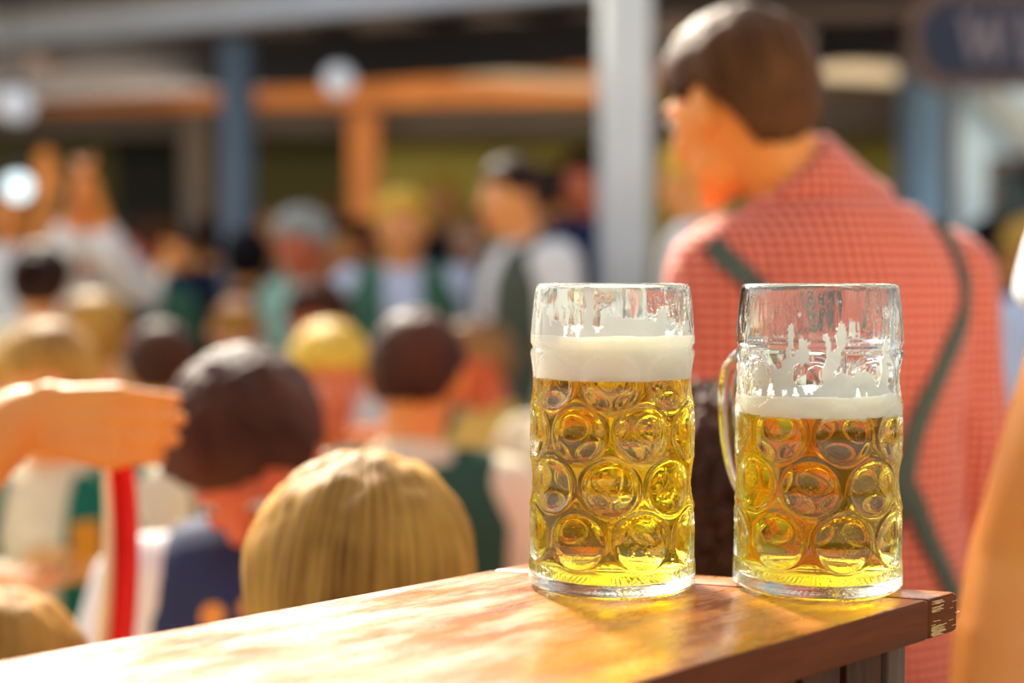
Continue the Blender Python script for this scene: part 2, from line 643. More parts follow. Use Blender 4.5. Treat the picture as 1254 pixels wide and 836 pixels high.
def fill(name, z0, z1, grow, phase, mat, parent, topfn=None, step=0.0016, NT=192, botfn=None):
    """A body that fills the inside of the mug from z0 to z1."""
    zs = []
    z = z0
    while z < z1 - step * 0.5:
        zs.append(z); z += step
    zs.append(z1)
    bm = bmesh.new()
    rings = []
    n = len(zs)
    for k, z in enumerate(zs):
        t = k / (n - 1)
        ring = []
        for j in range(NT):
            th = 2 * PI * j / NT
            zz = z + (topfn(0.048, th) * t if topfn else 0) + (botfn(th) * (1 - t) if botfn else 0)
            r = inner_rr(zz, th, phase) + grow
            ring.append(bm.verts.new((r * math.cos(th), r * math.sin(th), zz)))
        rings.append(ring)
    # top disc
    for fr in (0.86, 0.7, 0.5, 0.3, 0.12):
        ring = []
        for j in range(NT):
            th = 2 * PI * j / NT
            r = fr * 0.047
            ring.append(bm.verts.new((r * math.cos(th), r * math.sin(th), z1 + (topfn(r, th) if topfn else 0))))
        rings.append(ring)
    for a, b in zip(rings, rings[1:]):
        for j in range(NT):
            bm.faces.new((a[j], a[(j + 1) % NT], b[(j + 1) % NT], b[j]))
    bm.faces.new(rings[-1])
    bm.faces.new(rings[0][::-1])
    return obj(name, bm, mat, parent)


def lacing(z0, z1, seed, phase, parent, thr=0.0, streak=2.2, gaps=None):
    """Patches of foam left clinging to the inside wall."""
    NT, NZ = 420, int((z1 - z0) / 0.0006)
    bm = bmesh.new()
    cache = {}

    def val(i, j):
        z = z0 + (z1 - z0) * i / NZ
        th = 2 * PI * j / NT
        x, y = math.cos(th) * 0.05, math.sin(th) * 0.05
        v = noise.fractal(V((x * 130, y * 130, z * 120 / streak + seed)), 0.9, 2.1, 4)
        v += 0.45 * noise.noise(V((x * 40, y * 40, z * 60 + seed * 3)))
        t = (z - z0) / (z1 - z0)
        return v - (thr + (t - 0.10) * 0.85)

    vals = [[val(i, j) for j in range(NT)] for i in range(NZ + 1)]

    def vert(i, j, side):
        j %= NT
        k = (i, j, side)
        if k not in cache:
            z = z0 + (z1 - z0) * i / NZ
            th = 2 * PI * j / NT
            t = max(0.0, min(1.0, vals[i][j] * 3))
            r = inner_rr(z, th, phase) + (0.00015 if side == 0 else -0.0002 - 0.0011 * t)
            cache[k] = bm.verts.new((r * math.cos(th), r * math.sin(th), z))
        return cache[k]

    on = [[all(vals[i + a][(j + b) % NT] > 0 for a in (0, 1) for b in (0, 1)) for j in range(NT)] for i in range(NZ)]
    for i in range(NZ):
        for j in range(NT):
            if not on[i][j]: continue
            q = [(i, j), (i, j + 1), (i + 1, j + 1), (i + 1, j)]
            bm.faces.new([vert(a, b, 0) for a, b in q])
            bm.faces.new([vert(a, b, 1) for a, b in q][::-1])
            for (di, dj, e) in ((-1, 0, ((i, j), (i, j + 1))), (1, 0, ((i + 1, j + 1), (i + 1, j))), (0, -1, ((i + 1, j), (i, j))), (0, 1, ((i, j + 1), (i + 1, j + 1)))):
                ii, jj = i + di, (j + dj) % NT
                if 0 <= ii < NZ and on[ii][jj]: continue
                (a1, b1), (a2, b2) = e
                bm.faces.new((vert(a1, b1, 0), vert(a1, b1, 1), vert(a2, b2, 1), vert(a2, b2, 0)))
    o = obj('foam_lacing', bm, M_thin, parent)
    return o


def make_handle(az, parent):
    pts = []
    r0 = 0.0525
    path = [(r0 - 0.001, 0.150), (r0 + 0.008, 0.1515), (r0 + 0.022, 0.149), (r0 + 0.033, 0.140), (r0 + 0.037, 0.124), (r0 + 0.036, 0.104),
            (r0 + 0.033, 0.085), (r0 + 0.026, 0.066), (r0 + 0.015, 0.052), (r0 + 0.006, 0.045), (r0 - 0.0005, 0.042)]
    # smooth
    fine = []
    for i in range(len(path) - 1):
        p0 = path[max(i - 1, 0)]; p1 = path[i]; p2 = path[i + 1]; p3 = path[min(i + 2, len(path) - 1)]
        for s_ in range(4):
            t = s_ / 4
            fine.append(tuple(0.5 * ((2 * p1[k]) + (-p0[k] + p2[k]) * t + (2 * p0[k] - 5 * p1[k] + 4 * p2[k] - p3[k]) * t * t + (-p0[k] + 3 * p1[k] - 3 * p2[k] + p3[k]) * t ** 3) for k in (0, 1)))
    fine.append(path[-1])
    n = len(fine)
    for i, (r, z) in enumerate(fine):
        e = 1 + 0.35 * (abs(i / (n - 1) - 0.5) * 2) ** 4
        pts.append((V((math.cos(az) * r, math.sin(az) * r, z)), 0.0085 * e, 0.0062 * e))
    bm = bmesh.new()
    add_tube(bm, pts, 24, right=V((-math.sin(az), math.cos(az), 0)))
    return obj('handle', bm, M_handle, parent)


def make_mug(px, phase, az, z_beer, z_foam, label, seed, tilt, base_y=716, lace_top=0.193, thr=0.0):
    c = on_z(px, base_y, TOP_Z)
    root = empty('beer_mug', (c.x, c.y, TOP_Z + 0.0002), 0, label, 'beer mug', 'litre beer mugs on the bar counter')
    make_glass(phase, z_beer, root)
    make_handle(az, root)
    fill('beer', 0.0090, z_beer - 0.0002, -0.00012, phase, M_beer, root)
    tf = lambda r, th: 0.0016 * noise.noise(V((r * math.cos(th) * 40, r * math.sin(th) * 40, seed))) + tilt * r * math.cos(th)
    fill('foam', z_beer, z_foam, 0.00016, phase, M_foam, root, tf, 0.0012, botfn=None)
    lacing(z_foam - 0.002, lace_top, seed, phase, root, thr)
    return root

mug_a = make_mug(749, 0.30, math.radians(72), 0.1385, 0.1670, 'litre glass mug filled to its neck, thick foam head, away from the corner', 1.3, 0.0, 716, 0.198, -0.24)
mug_b = make_mug(1000, 0.10, math.radians(122), 0.1155, 0.1290, 'litre glass mug with beer to two thirds, its handle showing, beside the counter corner', 8.7, 0.03, 717, 0.190, -0.02)

# ------------------------------------------------------------------ people
SKIN = {
    'fair': skin_mat('fair_skin', (0.88, 0.42, 0.13)),
    'tan': skin_mat('tanned_skin', (0.86, 0.34, 0.055)),
    'ruddy': skin_mat('ruddy_skin', (0.70, 0.17, 0.06)),
    'pale': skin_mat('pale_skin', (0.85, 0.50, 0.30)),
}
HAIR = {
    'blond': hair_mat('blond_hair', (0.75, 0.45, 0.09), (0.38, 0.17, 0.03)),
    'golden': hair_mat('golden_hair', (0.66, 0.35, 0.07), (0.14, 0.05, 0.012)),
    'yellow': hair_mat('yellow_blond_hair', (0.85, 0.55, 0.08), (0.55, 0.28, 0.03)),
    'chestnut': hair_mat('chestnut_hair', (0.16, 0.065, 0.02), (0.018, 0.008, 0.006)),
    'brown': hair_mat('brown_hair', (0.12, 0.045, 0.022), (0.03, 0.011, 0.008)),
    'dark': hair_mat('dark_brown_hair', (0.06, 0.026, 0.016), (0.012, 0.006, 0.006)),
    'black': hair_mat('black_hair', (0.02, 0.015, 0.018), (0.006, 0.005, 0.006)),
    'grey': hair_mat('grey_hair', (0.55, 0.55, 0.50), (0.25, 0.25, 0.22)),
    'light_brown': hair_mat('light_brown_hair', (0.42, 0.22, 0.08), (0.14, 0.06, 0.02)),
}
C = {
    'white': cloth('white_linen', (0.80, 0.80, 0.78), var=0.1),
    'cream': cloth('cream_linen', (0.82, 0.72, 0.48), var=0.15),
    'bluewhite': cloth('bluish_white_linen', (0.62, 0.70, 0.85), var=0.1),
    'green': cloth('dark_green_wool', (0.028, 0.085, 0.05), var=0.3),
    'midgreen': cloth('green_wool', (0.06, 0.17, 0.10), var=0.3),
    'greygreen': cloth('grey_green_wool', (0.10, 0.115, 0.08), var=0.3),
    'teal': cloth('teal_green_felt', (0.01, 0.17, 0.10), var=0.5, scale=14),
    'mint': cloth('mint_cotton', (0.42, 0.66, 0.52), var=0.15),
    'navy': cloth('navy_cotton', (0.015, 0.025, 0.08), var=0.3),
    'black': cloth('black_cloth', (0.012, 0.012, 0.016), var=0.3),
    'grey': cloth('grey_wool', (0.12, 0.12, 0.12), var=0.3),
    'red': cloth('bright_red_cloth', (0.75, 0.02, 0.015), var=0.15),
    'orange': cloth('orange_cotton', (0.75, 0.20, 0.04), var=0.3),
    'leather': cloth('brown_suede_leather', (0.13, 0.06, 0.03), var=0.4),
    'yellow': cloth('yellow_cotton', (0.80, 0.55, 0.12), var=0.2),
    'maroon': cloth('maroon_cotton', (0.22, 0.03, 0.035), var=0.3),
}
M_eye = paint('eye_white', (0.7, 0.68, 0.65), 0.2, 0.02)
M_iris = paint('dark_iris', (0.03, 0.02, 0.015), 0.2, 0.02)
M_lip = skin_mat('lip_skin', (0.55, 0.13, 0.09))


def head_shape(bm, R, c, k=1.0, ears=True):
    """Head, face forward along R's +y. k scales it."""
    def e(p, r, rot=None):
        add_ell(bm, c + R @ (V(p) * k), V(r) * k, R @ rot if rot else R, 20, 14)
    e((0, -0.010, 0.020), (0.076, 0.096, 0.094))
    e((0, 0.030, 0.010), (0.064, 0.062, 0.075))
    e((0, 0.040, -0.050), (0.050, 0.050, 0.052))          # jaw
    e((0, 0.078, -0.088), (0.020, 0.016, 0.016))          # chin
    e((0.028, 0.070, -0.020), (0.024, 0.022, 0.024))      # cheeks
    e((-0.028, 0.070, -0.020), (0.024, 0.022, 0.024))
    e((0, 0.083, 0.034), (0.050, 0.012, 0.012))           # brow
    add_capsule(bm, c + R @ (V((0, 0.086, 0.020)) * k), c + R @ (V((0, 0.108, -0.020)) * k), 0.008 * k, 0.013 * k, 10)
    e((0.010, 0.100, -0.024), (0.009, 0.010, 0.008))
    e((-0.010, 0.100, -0.024), (0.009, 0.010, 0.008))
    if ears:
        for s in (-1, 1):
            e((s * 0.080, -0.006, -0.004), (0.012, 0.021, 0.034), Matrix.Rotation(s * 0.35, 3, 'Z'))


def face_parts(root, R, c, k=1.0):
    for s in (-1, 1):
        bm = bmesh.new()
        add_ell(bm, c + R @ (V((s * 0.031, 0.083, 0.014)) * k), V((0.014, 0.010, 0.0075)) * k, R, 14, 10)
        o = obj('eye', bm, M_eye, root)
        bm = bmesh.new()
        add_ell(bm, c + R @ (V((s * 0.031, 0.0915, 0.014)) * k), V((0.006, 0.003, 0.006)) * k, R, 12, 8)
        obj('iris', bm, M_iris, o)
    bm = bmesh.new()
    add_ell(bm, c + R @ (V((0, 0.0865, -0.052)) * k), V((0.024, 0.009, 0.0075)) * k, R, 16, 8)
    obj('lips', bm, M_lip, root)


HAIR_STYLES = {   # front, side, back hairline height (head units), thickness, tuft noise, noise scale
    'short': (0.42, -0.05, -0.62, 0.013, 0.004, 30),
    'nape': (0.42, -0.06, -0.90, 0.018, 0.004, 26),
    'full': (0.40, -0.25, -0.78, 0.024, 0.004, 20),
    'long': (0.45, -0.85, -0.98, 0.028, 0.006, 16),
    'curly': (0.35, -0.45, -0.90, 0.040, 0.018, 45),
    'bald': (1.2, 0.25, -0.45, 0.008, 0.003, 30),
    'cropped': (0.48, 0.0, -0.50, 0.007, 0.002, 40),
}


def make_hair(root, R, c, style, mat, k=1.0, fr=None, seed=0, vol=1.0, name='hair', res=(96, 64)):
    front, side, back, th, amp, sc = HAIR_STYLES[style]
    th *= vol
    NU, NV = res
    bm = bmesh.new()
    grid = []
    for i in range(NV + 1):
        pol = PI * i / NV
        row = []
        for j in range(NU):
            az = 2 * PI * j / NU
            d = V((math.sin(pol) * math.sin(az), math.sin(pol) * math.cos(az), math.cos(pol)))
            f = d.y / max(1e-6, math.hypot(d.x, d.y))
            if f >= 0: lim = lerp(side, front, sstep(0.25, 0.75, f))
            else: lim = lerp(side, back, sstep(0, 0.7, -f))
            if style != 'long' and abs(f) < 0.45 and f > -0.12: lim = max(lim, -0.02 if style != 'curly' else -0.2)
            lim += 0.05 * noise.noise(V((d.x * 6, d.y * 6, seed)))
            cov = sstep(lim - 0.05, lim + 0.07, d.z)
            if style == 'bald': cov *= 1 - sstep(0.45, 0.6, d.z)
            n = noise.fractal(V((d.x * sc * 0.25 + seed, d.y * sc * 0.25, d.z * sc * (0.25 if style == 'curly' else 0.05))), 0.9, 2.0, 3)
            n2 = noise.noise(V((math.atan2(d.x, d.y) * 14, d.z * 1.5, seed)))
            t = cov * (th * (0.75 + 0.35 * sstep(-0.6, 0.9, d.z)) + amp * (n + 0.15 * n2)) - (1 - cov) * 0.016
            p = V((d.x * 0.076, d.y * 0.096, d.z * 0.094)) + d * t + V((0, -0.010, 0.020))
            if style == 'long' and d.z < -0.2: p.z -= 0.10 * sstep(-0.2, -0.9, d.z) * cov
            if d.y > 0 and d.z > 0: p.y += 0.010 * d.z * cov
            row.append(bm.verts.new(c + R @ (p * k)))
        grid.append(row)
    uvl = bm.loops.layers.uv.new('uv')
    for i in range(NV):
        for j in range(NU):
            q = [grid[i][j], grid[i + 1][j], grid[i + 1][(j + 1) % NU], grid[i][(j + 1) % NU]]
            try:
                fc = bm.faces.new(q)
            except ValueError:
                continue
            uvs = [(j, i), (j, i + 1), (j + 1, i + 1), (j + 1, i)]
            for lp, (a, b) in zip(fc.loops, uvs): lp[uvl].uv = (a / NU, b / NV)
    bmesh.ops.remove_doubles(bm, verts=bm.verts[:], dist=1e-6)
    return obj(name, bm, mat, root)


def hand(bm, wrist, dirv, palm_n, k=1.0, curl=0.5, side=1, tuck=False):
    """Palm and five unequal, bent fingers. dirv: wrist to knuckles; palm_n: out of the palm; side: thumb side."""
    d = V(dirv).normalized()
    n = (V(palm_n) - d * V(palm_n).dot(d)).normalized()
    r = d.cross(n).normalized() * side
    wrist = V(wrist)
    pc = wrist + d * 0.048 * k
    for q in (-0.024, -0.008, 0.008, 0.024):
        add_capsule(bm, wrist + r * q * 0.6 * k + d * 0.005 * k, wrist + r * q * 1.15 * k + d * 0.085 * k, 0.015 * k, 0.0125 * k, 10)
    for q, L, rad in ((0.029, 0.070, 0.0088), (0.0105, 0.080, 0.0092), (-0.009, 0.074, 0.0088), (-0.027, 0.058, 0.0078)):
        p = wrist + r * q * k + d * 0.088 * k
        dd = V(d)
        for f, cfrac in ((0.45, 0.5), (0.32, 0.9), (0.23, 0.6)):
            a = curl * cfrac * 1.25
            dd = (dd * math.cos(a) + n * math.sin(a)).normalized()
            p2 = p + dd * L * f * k
            add_capsule(bm, p, p2, rad * k, rad * 0.92 * k, 10)
            p = p2
            rad *= 0.92
    t0 = wrist + r * 0.022 * k + d * 0.022 * k
    dd = (d * 0.62 + r * 0.75 + n * 0.25 * (1 + curl)).normalized()
    if tuck: dd = (d * 0.95 + n * 0.45).normalized()
    t1 = t0 + dd * 0.042 * k
    add_capsule(bm, t0, t1, 0.014 * k, 0.0105 * k, 10)
    dd = (dd + d * 0.6 + n * (0.9 if tuck else 0.35 * curl)).normalized()
    t2 = t1 + dd * 0.030 * k
    add_capsule(bm, t1, t2, 0.0105 * k, 0.0095 * k, 10)
    dd = (dd + n * 0.5 * curl).normalized()
    add_capsule(bm, t2, t2 + dd * 0.022 * k, 0.0095 * k, 0.008 * k, 10)


def torso_rings(Pp, Nn, bend, k, grow, wide=1.0):
    prof = [(-0.10, .150, .105), (0, .168, .118), (.14, .160, .112), (.30, .145, .104), (.48, .152, .110), (.66, .172, .120), (.80, .186, .118), (.90, .165, .095), (.97, .105, .072)]
    out = []
    for t, a, b in prof:
        c = Pp.lerp(Nn, t) + bend * (4 * max(0, t) * (1 - t) if t <= 1 else 0)
        out.append((c, (a * wide + grow) * k, (b + grow) * k))
    return out


def person(px, py, d, face=0.0, pose='sit', lean=(0, 0.05), head=(0, 0, 0), hair=('short', 'brown'), skin='fair', shirt='white', vest=None,
           trousers='leather', sleeve='long', arms=None, label='', k=1.0, vox=None, cat='person', group=None, vol=1.0, faceparts=True, seed=None,
           shirt_mat=None, bend=0.0, name='person', wide=1.0, seat_z=0.46, collar=True, hands=True, floor=True, vest_open=True, vest_straps=True, shdrop=0.065, thigh=0.42, collar_h=0.045, noff=(0, 0, 0)):
    """One figure. (px, py, d): where the head centre stands in space; face: degrees, 0 looks away from the camera, 180 towards it."""
    Hw = W(px, py, d)
    rz = math.radians(face)
    Rz = Matrix.Rotation(rz, 3, 'Z')
    seed = seed if seed is not None else px * 0.37 + py
    off = Rz @ V((lean[0], lean[1], 0))
    root = empty(name, (Hw.x - off.x, Hw.y - off.y, 0), rz, label, cat, group)
    invw = lambda p: Rz.inverted() @ (V(p) - V((root.location.x, root.location.y, 0)))
    Hc = V((lean[0], lean[1], Hw.z))
    yaw, pit, rol = [math.radians(a) for a in head]
    Rh = Matrix.Rotation(yaw, 3, 'Z') @ Matrix.Rotation(-pit, 3, 'X') @ Matrix.Rotation(rol, 3, 'Y')
    neck_dir = V((lean[0] * 0.6, lean[1] * 0.6, Hw.z)) 
    Nn = Hc + Rh @ V((0, -0.030, -0.060)) * k + V((0, -0.02, -0.115)) * k
    Nn.z = Hc.z - (0.132 - 0.02 * (1 - math.cos(pit))) * k
    zp = (0.93 * Hw.z / 1.64) if pose == 'stand' else seat_z + 0.10 * k
    Pp = V((0, 0, zp))
    Bd = V((0, -bend, 0))
    vox = vox or (0.0065 if d < 2.4 else 0.009)
    Nn = Nn + V(noff)
    axis = (Nn - Pp).normalized()
    rt = V((1, 0, 0))
    fw = axis.cross(rt)
    sh = {}
    for s in (-1, 1):
        sh[s] = Nn - axis * shdrop * k + rt * (s * 0.168 * k * wide)
    hip = {s: Pp + V((s * 0.085 * k, 0, -0.02)) for s in (-1, 1)}
    AR = {}
    for s, key in ((-1, 'L'), (1, 'R')):
        a = (arms or {}).get(key)
        if a is None:
            if pose == 'stand': a = ('rel', (s * 0.05, -0.01, -0.29), (s * 0.05, 0.06, -0.53))
            else: a = ('rel', (s * 0.05, 0.06, -0.28), (s * -0.03, 0.24 if thigh > .4 else 0.17, -0.38 if thigh > .4 else -0.44))
        if a[0] == 'rel':
            e, wr = sh[s] + V(a[1]) * k, sh[s] + V(a[2]) * k
        else:
            e, wr = invw(a[1]), invw(a[2])
        extra = a[3] if len(a) > 3 else {}
        AR[s] = (e, wr, extra)
    LG = {}
    for s in (-1, 1):
        if pose == 'stand':
            kn = hip[s] + V((s * 0.01, 0.02, -0.43 * zp / 0.93)); an = V((kn.x + s * 0.01, -0.01, 0.09))
        else:
            kn = hip[s] + V((s * 0.04, thigh * k, -0.02 - (0.42 - thigh) * 0.35)); an = V((kn.x, kn.y - 0.02, 0.09))
        LG[s] = (kn, an)
    # ---- body
    bm = bmesh.new()
    add_tube(bm, torso_rings(Pp, Nn, Bd, k, 0, wide), 24, right=rt)
    add_capsule(bm, Nn - axis * 0.05 * k, Hc + Rh @ V((0, -0.02, -0.03)) * k, 0.060 * k, 0.054 * k, 16)
    head_shape(bm, Rh, Hc, k)
    for s in (-1, 1):
        add_capsule(bm, Nn - axis * 0.045 * k, sh[s], 0.052 * k, 0.058 * k)
        e, wr, ex = AR[s]
        ak = k * ex.get('thick', 1.0)
        add_capsule(bm, sh[s], e, 0.056 * ak, 0.042 * ak, 16)
        add_capsule(bm, e, e.lerp(wr, 0.35), 0.042 * ak, 0.043 * ak, 16)
        add_capsule(bm, e.lerp(wr, 0.3), wr, 0.044 * ak, 0.027 * ak, 16)
        if hands:
            hd = ex.get('dir')
            hd = Rz.inverted() @ V(hd) if hd else (wr - e)
            pn = ex.get('palm')
            pn = Rz.inverted() @ V(pn) if pn else V((-s * 0.6, 0, -0.8))
            hand(bm, wr, hd, pn, k * ex.get('hk', 1.0), ex.get('curl', 0.5), -s * ex.get('flip', 1), ex.get('tuck', False))
        kn, an = LG[s]
        add_capsule(bm, hip[s], kn, 0.083 * k, 0.055 * k)
        add_capsule(bm, kn, kn.lerp(an, .35), 0.055 * k, 0.056 * k)
        add_capsule(bm, kn.lerp(an, .3), an, 0.057 * k, 0.038 * k)
    body = link_mesh('body', remeshed(bm, vox, 3), SKIN[skin], root)
    if faceparts: face_parts(root, Rh, Hc, k)
    if hair:
        make_hair(root, Rh, Hc, hair[0], HAIR[hair[1]], k, seed=seed, vol=vol, res=(96, 64) if d < 2.5 else (56, 40))
    # ---- shirt
    smat = shirt_mat or C[shirt]
    vx = vox * 1.1
    bm = bmesh.new()
    add_tube(bm, torso_rings(Pp, Nn, Bd, k, 0.016, wide), 28, right=rt)
    if collar:
        cd = (Hc + Rh @ V((0, -0.02, -0.05)) * k - (Nn - axis * 0.03 * k)).normalized()
        base = Nn - axis * 0.03 * k
        add_tube(bm, [(base - cd * 0.03, 0.085 * k, 0.078 * k), (base, 0.074 * k, 0.072 * k), (base + cd * collar_h * k, 0.068 * k, 0.066 * k)], 20, right=rt)
    for s in (-1, 1):
        add_capsule(bm, Nn - axis * 0.05 * k, sh[s], 0.064 * k, 0.074 * k, 16)
        e, wr, ex = AR[s]
        sl = ex.get('sleeve', sleeve)
        ak = k * ex.get('thick', 1.0)
        if sl == 'long':
            add_capsule(bm, sh[s], e, 0.074 * ak, 0.060 * ak, 16)
            add_capsule(bm, e, e.lerp(wr, 0.88), 0.060 * ak, 0.042 * ak, 16)
        elif sl == 'rolled':
            add_capsule(bm, sh[s], e, 0.074 * ak, 0.060 * ak, 16)
            add_capsule(bm, e, e.lerp(wr, 0.25), 0.060 * ak, 0.054 * ak, 16)
        else:
            sl_ = ex.get('slen', 0.55)
            add_tube(bm, [(sh[s].lerp(e, t * sl_), r * ak, r * ak) for t, r in ((0, 0.076), (0.45, 0.075), (0.9, 0.070), (1.0, 0.060))], 16)
    me = remeshed(bm, vx, 4)
    nrm = [V(v.normal) for v in me.vertices]
    for v, vn in zip(me.vertices, nrm):      # cloth folds
        n_ = noise.fractal(V((v.co.x * 7 + seed, v.co.y * 7, v.co.z * 5)), 1.0, 2.0, 3)
        n2 = abs(noise.noise(V((v.co.x * 9 + v.co.z * 5, v.co.y * 9 - seed, v.co.z * 3))))
        v.co += vn * (0.006 * n_ - 0.009 * n2 + 0.008)
    shirt_o = link_mesh('shirt', me, smat, root)
    root_vest = None
    if vest:
        bm = bmesh.new()
        rg = torso_rings(Pp, Nn, Bd, k, 0.030, wide)
        add_tube(bm, rg[1:], 28, right=rt)
        if not vest_straps: add_capsule(bm, Nn - axis * 0.07 * k - rt * 0.075 * k, Nn - axis * 0.07 * k + rt * 0.075 * k, 0.105 * k, 0.105 * k, 16)
        for s in (-1, 1) if vest_straps else ():
            add_capsule(bm, Nn - axis * 0.050 * k + rt * s * 0.05 * k, sh[s] - rt * s * 0.045 * k + axis * 0.01 * k, 0.066 * k, 0.078 * k, 14)
        me = remeshed(bm, vx, 4)
        vb_ = bmesh.new(); vb_.from_mesh(me)
        # open the front and the armholes
        dead = []
        if not vest_open: vb_.verts.ensure_lookup_table()
        for v in vb_.verts:
            q = v.co - Nn
            f_ = q.dot(fw)
            x_ = abs(v.co.x - Nn.x - (Pp.x - Nn.x) * sstep(0, 1, -q.z / (Nn.z - Pp.z + 1e-6)))
            if vest_open and f_ > 0.0 and q.z > -0.30 * k and x_ < (0.05 + 0.03 * (q.z + 0.3)) * k: dead.append(v)
            elif vest_open and v.co.z > Nn.z - 0.01 * k and x_ < 0.078 * k: dead.append(v)
        bmesh.ops.delete(vb_, geom=dead, context='VERTS')
        vb_.to_mesh(me); vb_.free()
        o = link_mesh('vest', me, C[vest] if isinstance(vest, str) else vest, root)
        so = o.modifiers.new('s', 'SOLIDIFY'); so.thickness = 0.006; so.offset = 1
        root_vest = o
    # ---- trousers
    bm = bmesh.new()
    add_tube(bm, [(Pp + V((0, 0, -0.09)), .165 * k, .125 * k), (Pp, .172 * k * wide, .122 * k), (Pp + axis * 0.06, .166 * k * wide, .114 * k)], 20, right=rt)
    for s in (-1, 1):
        kn, an = LG[s]
        add_capsule(bm, hip[s] - V((0, 0, 0.03)), kn, 0.092 * k, 0.072 * k)
        add_capsule(bm, kn, an + V((0, 0, 0.02)), 0.072 * k, 0.056 * k)
    link_mesh('trousers', remeshed(bm, 0.012, 4), C[trousers], root)
    bm = bmesh.new()
    for s in (-1, 1):
        kn, an = LG[s]
        bm2 = bmesh.new()
        add_capsule(bm2, an + V((0, -0.02, -0.045)), an + V((s * 0.02, 0.13, -0.052)), 0.043, 0.036)
        add_capsule(bm2, an + V((0, 0, 0.02)), an + V((0, -0.005, -0.03)), 0.047, 0.045)
        link_mesh('shoe', remeshed(bm2, 0.010, 3), C['black'], root)
    bm.free()
    root['_d'] = d
    return root, dict(R=Rh, H=Hc, N=Nn, P=Pp, sh=sh, axis=axis, shirt=shirt_o, vest=root_vest, body=body, Rz=Rz, fw=fw, k=k, arms=AR)


def strap(root, info, name, mat, world_pts, width=0.028, thick=0.004, target='shirt', off=0.004):
    """A ribbon laid on the figure: each (px, py) is followed from the camera's place onto the cloth once, at build time."""
    me = info[target].data
    bvh = BVHTree.FromPolygons([v.co.copy() for v in me.vertices], [tuple(p.vertices) for p in me.polygons])
    Rz = info['Rz']
    o0 = Rz.inverted() @ (V((0, 0, CAM_Z)) - V((root.location.x, root.location.y, 0)))
    pts = []
    n = len(world_pts)
    dense = []
    for i in range(n - 1):
        p0 = world_pts[max(i - 1, 0)]; p1 = world_pts[i]; p2 = world_pts[i + 1]; p3 = world_pts[min(i + 2, n - 1)]
        for q in range(8):
            t = q / 8
            dense.append(tuple(0.5 * ((2 * p1[k]) + (-p0[k] + p2[k]) * t + (2 * p0[k] - 5 * p1[k] + 4 * p2[k] - p3[k]) * t * t + (-p0[k] + 3 * p1[k] - 3 * p2[k] + p3[k]) * t ** 3) for k in (0, 1)))
    dense.append(world_pts[-1])
    for (a, b) in dense:
        dr = Rz.inverted() @ ray(a, b).normalized()
        h = bvh.ray_cast(o0, dr, 10)
        if h[0] is None: continue
        pts.append((h[0] + h[1] * off, h[1]))
    if len(pts) < 2: return None
    # smooth the line
    P_ = [p for p, _ in pts]; Nn_ = [q for _, q in pts]
    for _ in range(2):
        P_ = [P_[0]] + [(P_[i - 1] + P_[i] * 2 + P_[i + 1]) / 4 for i in range(1, len(P_) - 1)] + [P_[-1]]
        Nn_ = [Nn_[0]] + [(Nn_[i - 1] + Nn_[i] + Nn_[i + 1]).normalized() for i in range(1, len(Nn_) - 1)] + [Nn_[-1]]
    bm = bmesh.new()
    prev = None
    for i, (p, nn) in enumerate(zip(P_, Nn_)):
        t = (P_[min(i + 1, len(P_) - 1)] - P_[max(i - 1, 0)]).normalized()
        s_ = t.cross(nn).normalized()
        q = [bm.verts.new(p + s_ * (a * width / 2) + nn * b) for a, b in ((-1, -thick), (1, -thick), (1, thick * 0.6), (-1, thick * 0.6))]
        if prev:
            for z in range(4): bm.faces.new((prev[z], prev[(z + 1) % 4], q[(z + 1) % 4], q[z]))
        else: bm.faces.new(q[::-1])
        prev = q
    bm.faces.new(prev)
    return obj(name, bm, mat, root, smooth=False)

# ------------------------------------------------------------------ pavilion behind the crowd
M_ground = paint('pale_gravel', (0.50, 0.42, 0.30), 0.9, 0.35, 25, bump=0.4)
bm = bmesh.new()
add_box(bm, (0, 6, -0.05), (30, 22, 0.1))
tag(obj('floor', bm, M_ground, smooth=False), kind='structure')
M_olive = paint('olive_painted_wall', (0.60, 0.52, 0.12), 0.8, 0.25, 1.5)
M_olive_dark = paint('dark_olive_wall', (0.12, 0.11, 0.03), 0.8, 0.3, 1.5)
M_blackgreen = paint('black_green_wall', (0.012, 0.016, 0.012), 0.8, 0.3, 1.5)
xw = lambda px, d: (px - 627) / F_PX * d
WD = 11.5
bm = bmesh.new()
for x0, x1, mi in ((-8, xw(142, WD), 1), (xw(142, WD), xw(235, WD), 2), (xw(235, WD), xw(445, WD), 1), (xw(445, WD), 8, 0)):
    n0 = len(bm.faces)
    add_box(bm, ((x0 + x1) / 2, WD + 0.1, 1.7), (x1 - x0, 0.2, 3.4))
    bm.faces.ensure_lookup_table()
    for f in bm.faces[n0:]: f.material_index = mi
tag(obj('wall_back', bm, [M_olive, M_olive_dark, M_blackgreen], smooth=False), kind='structure')

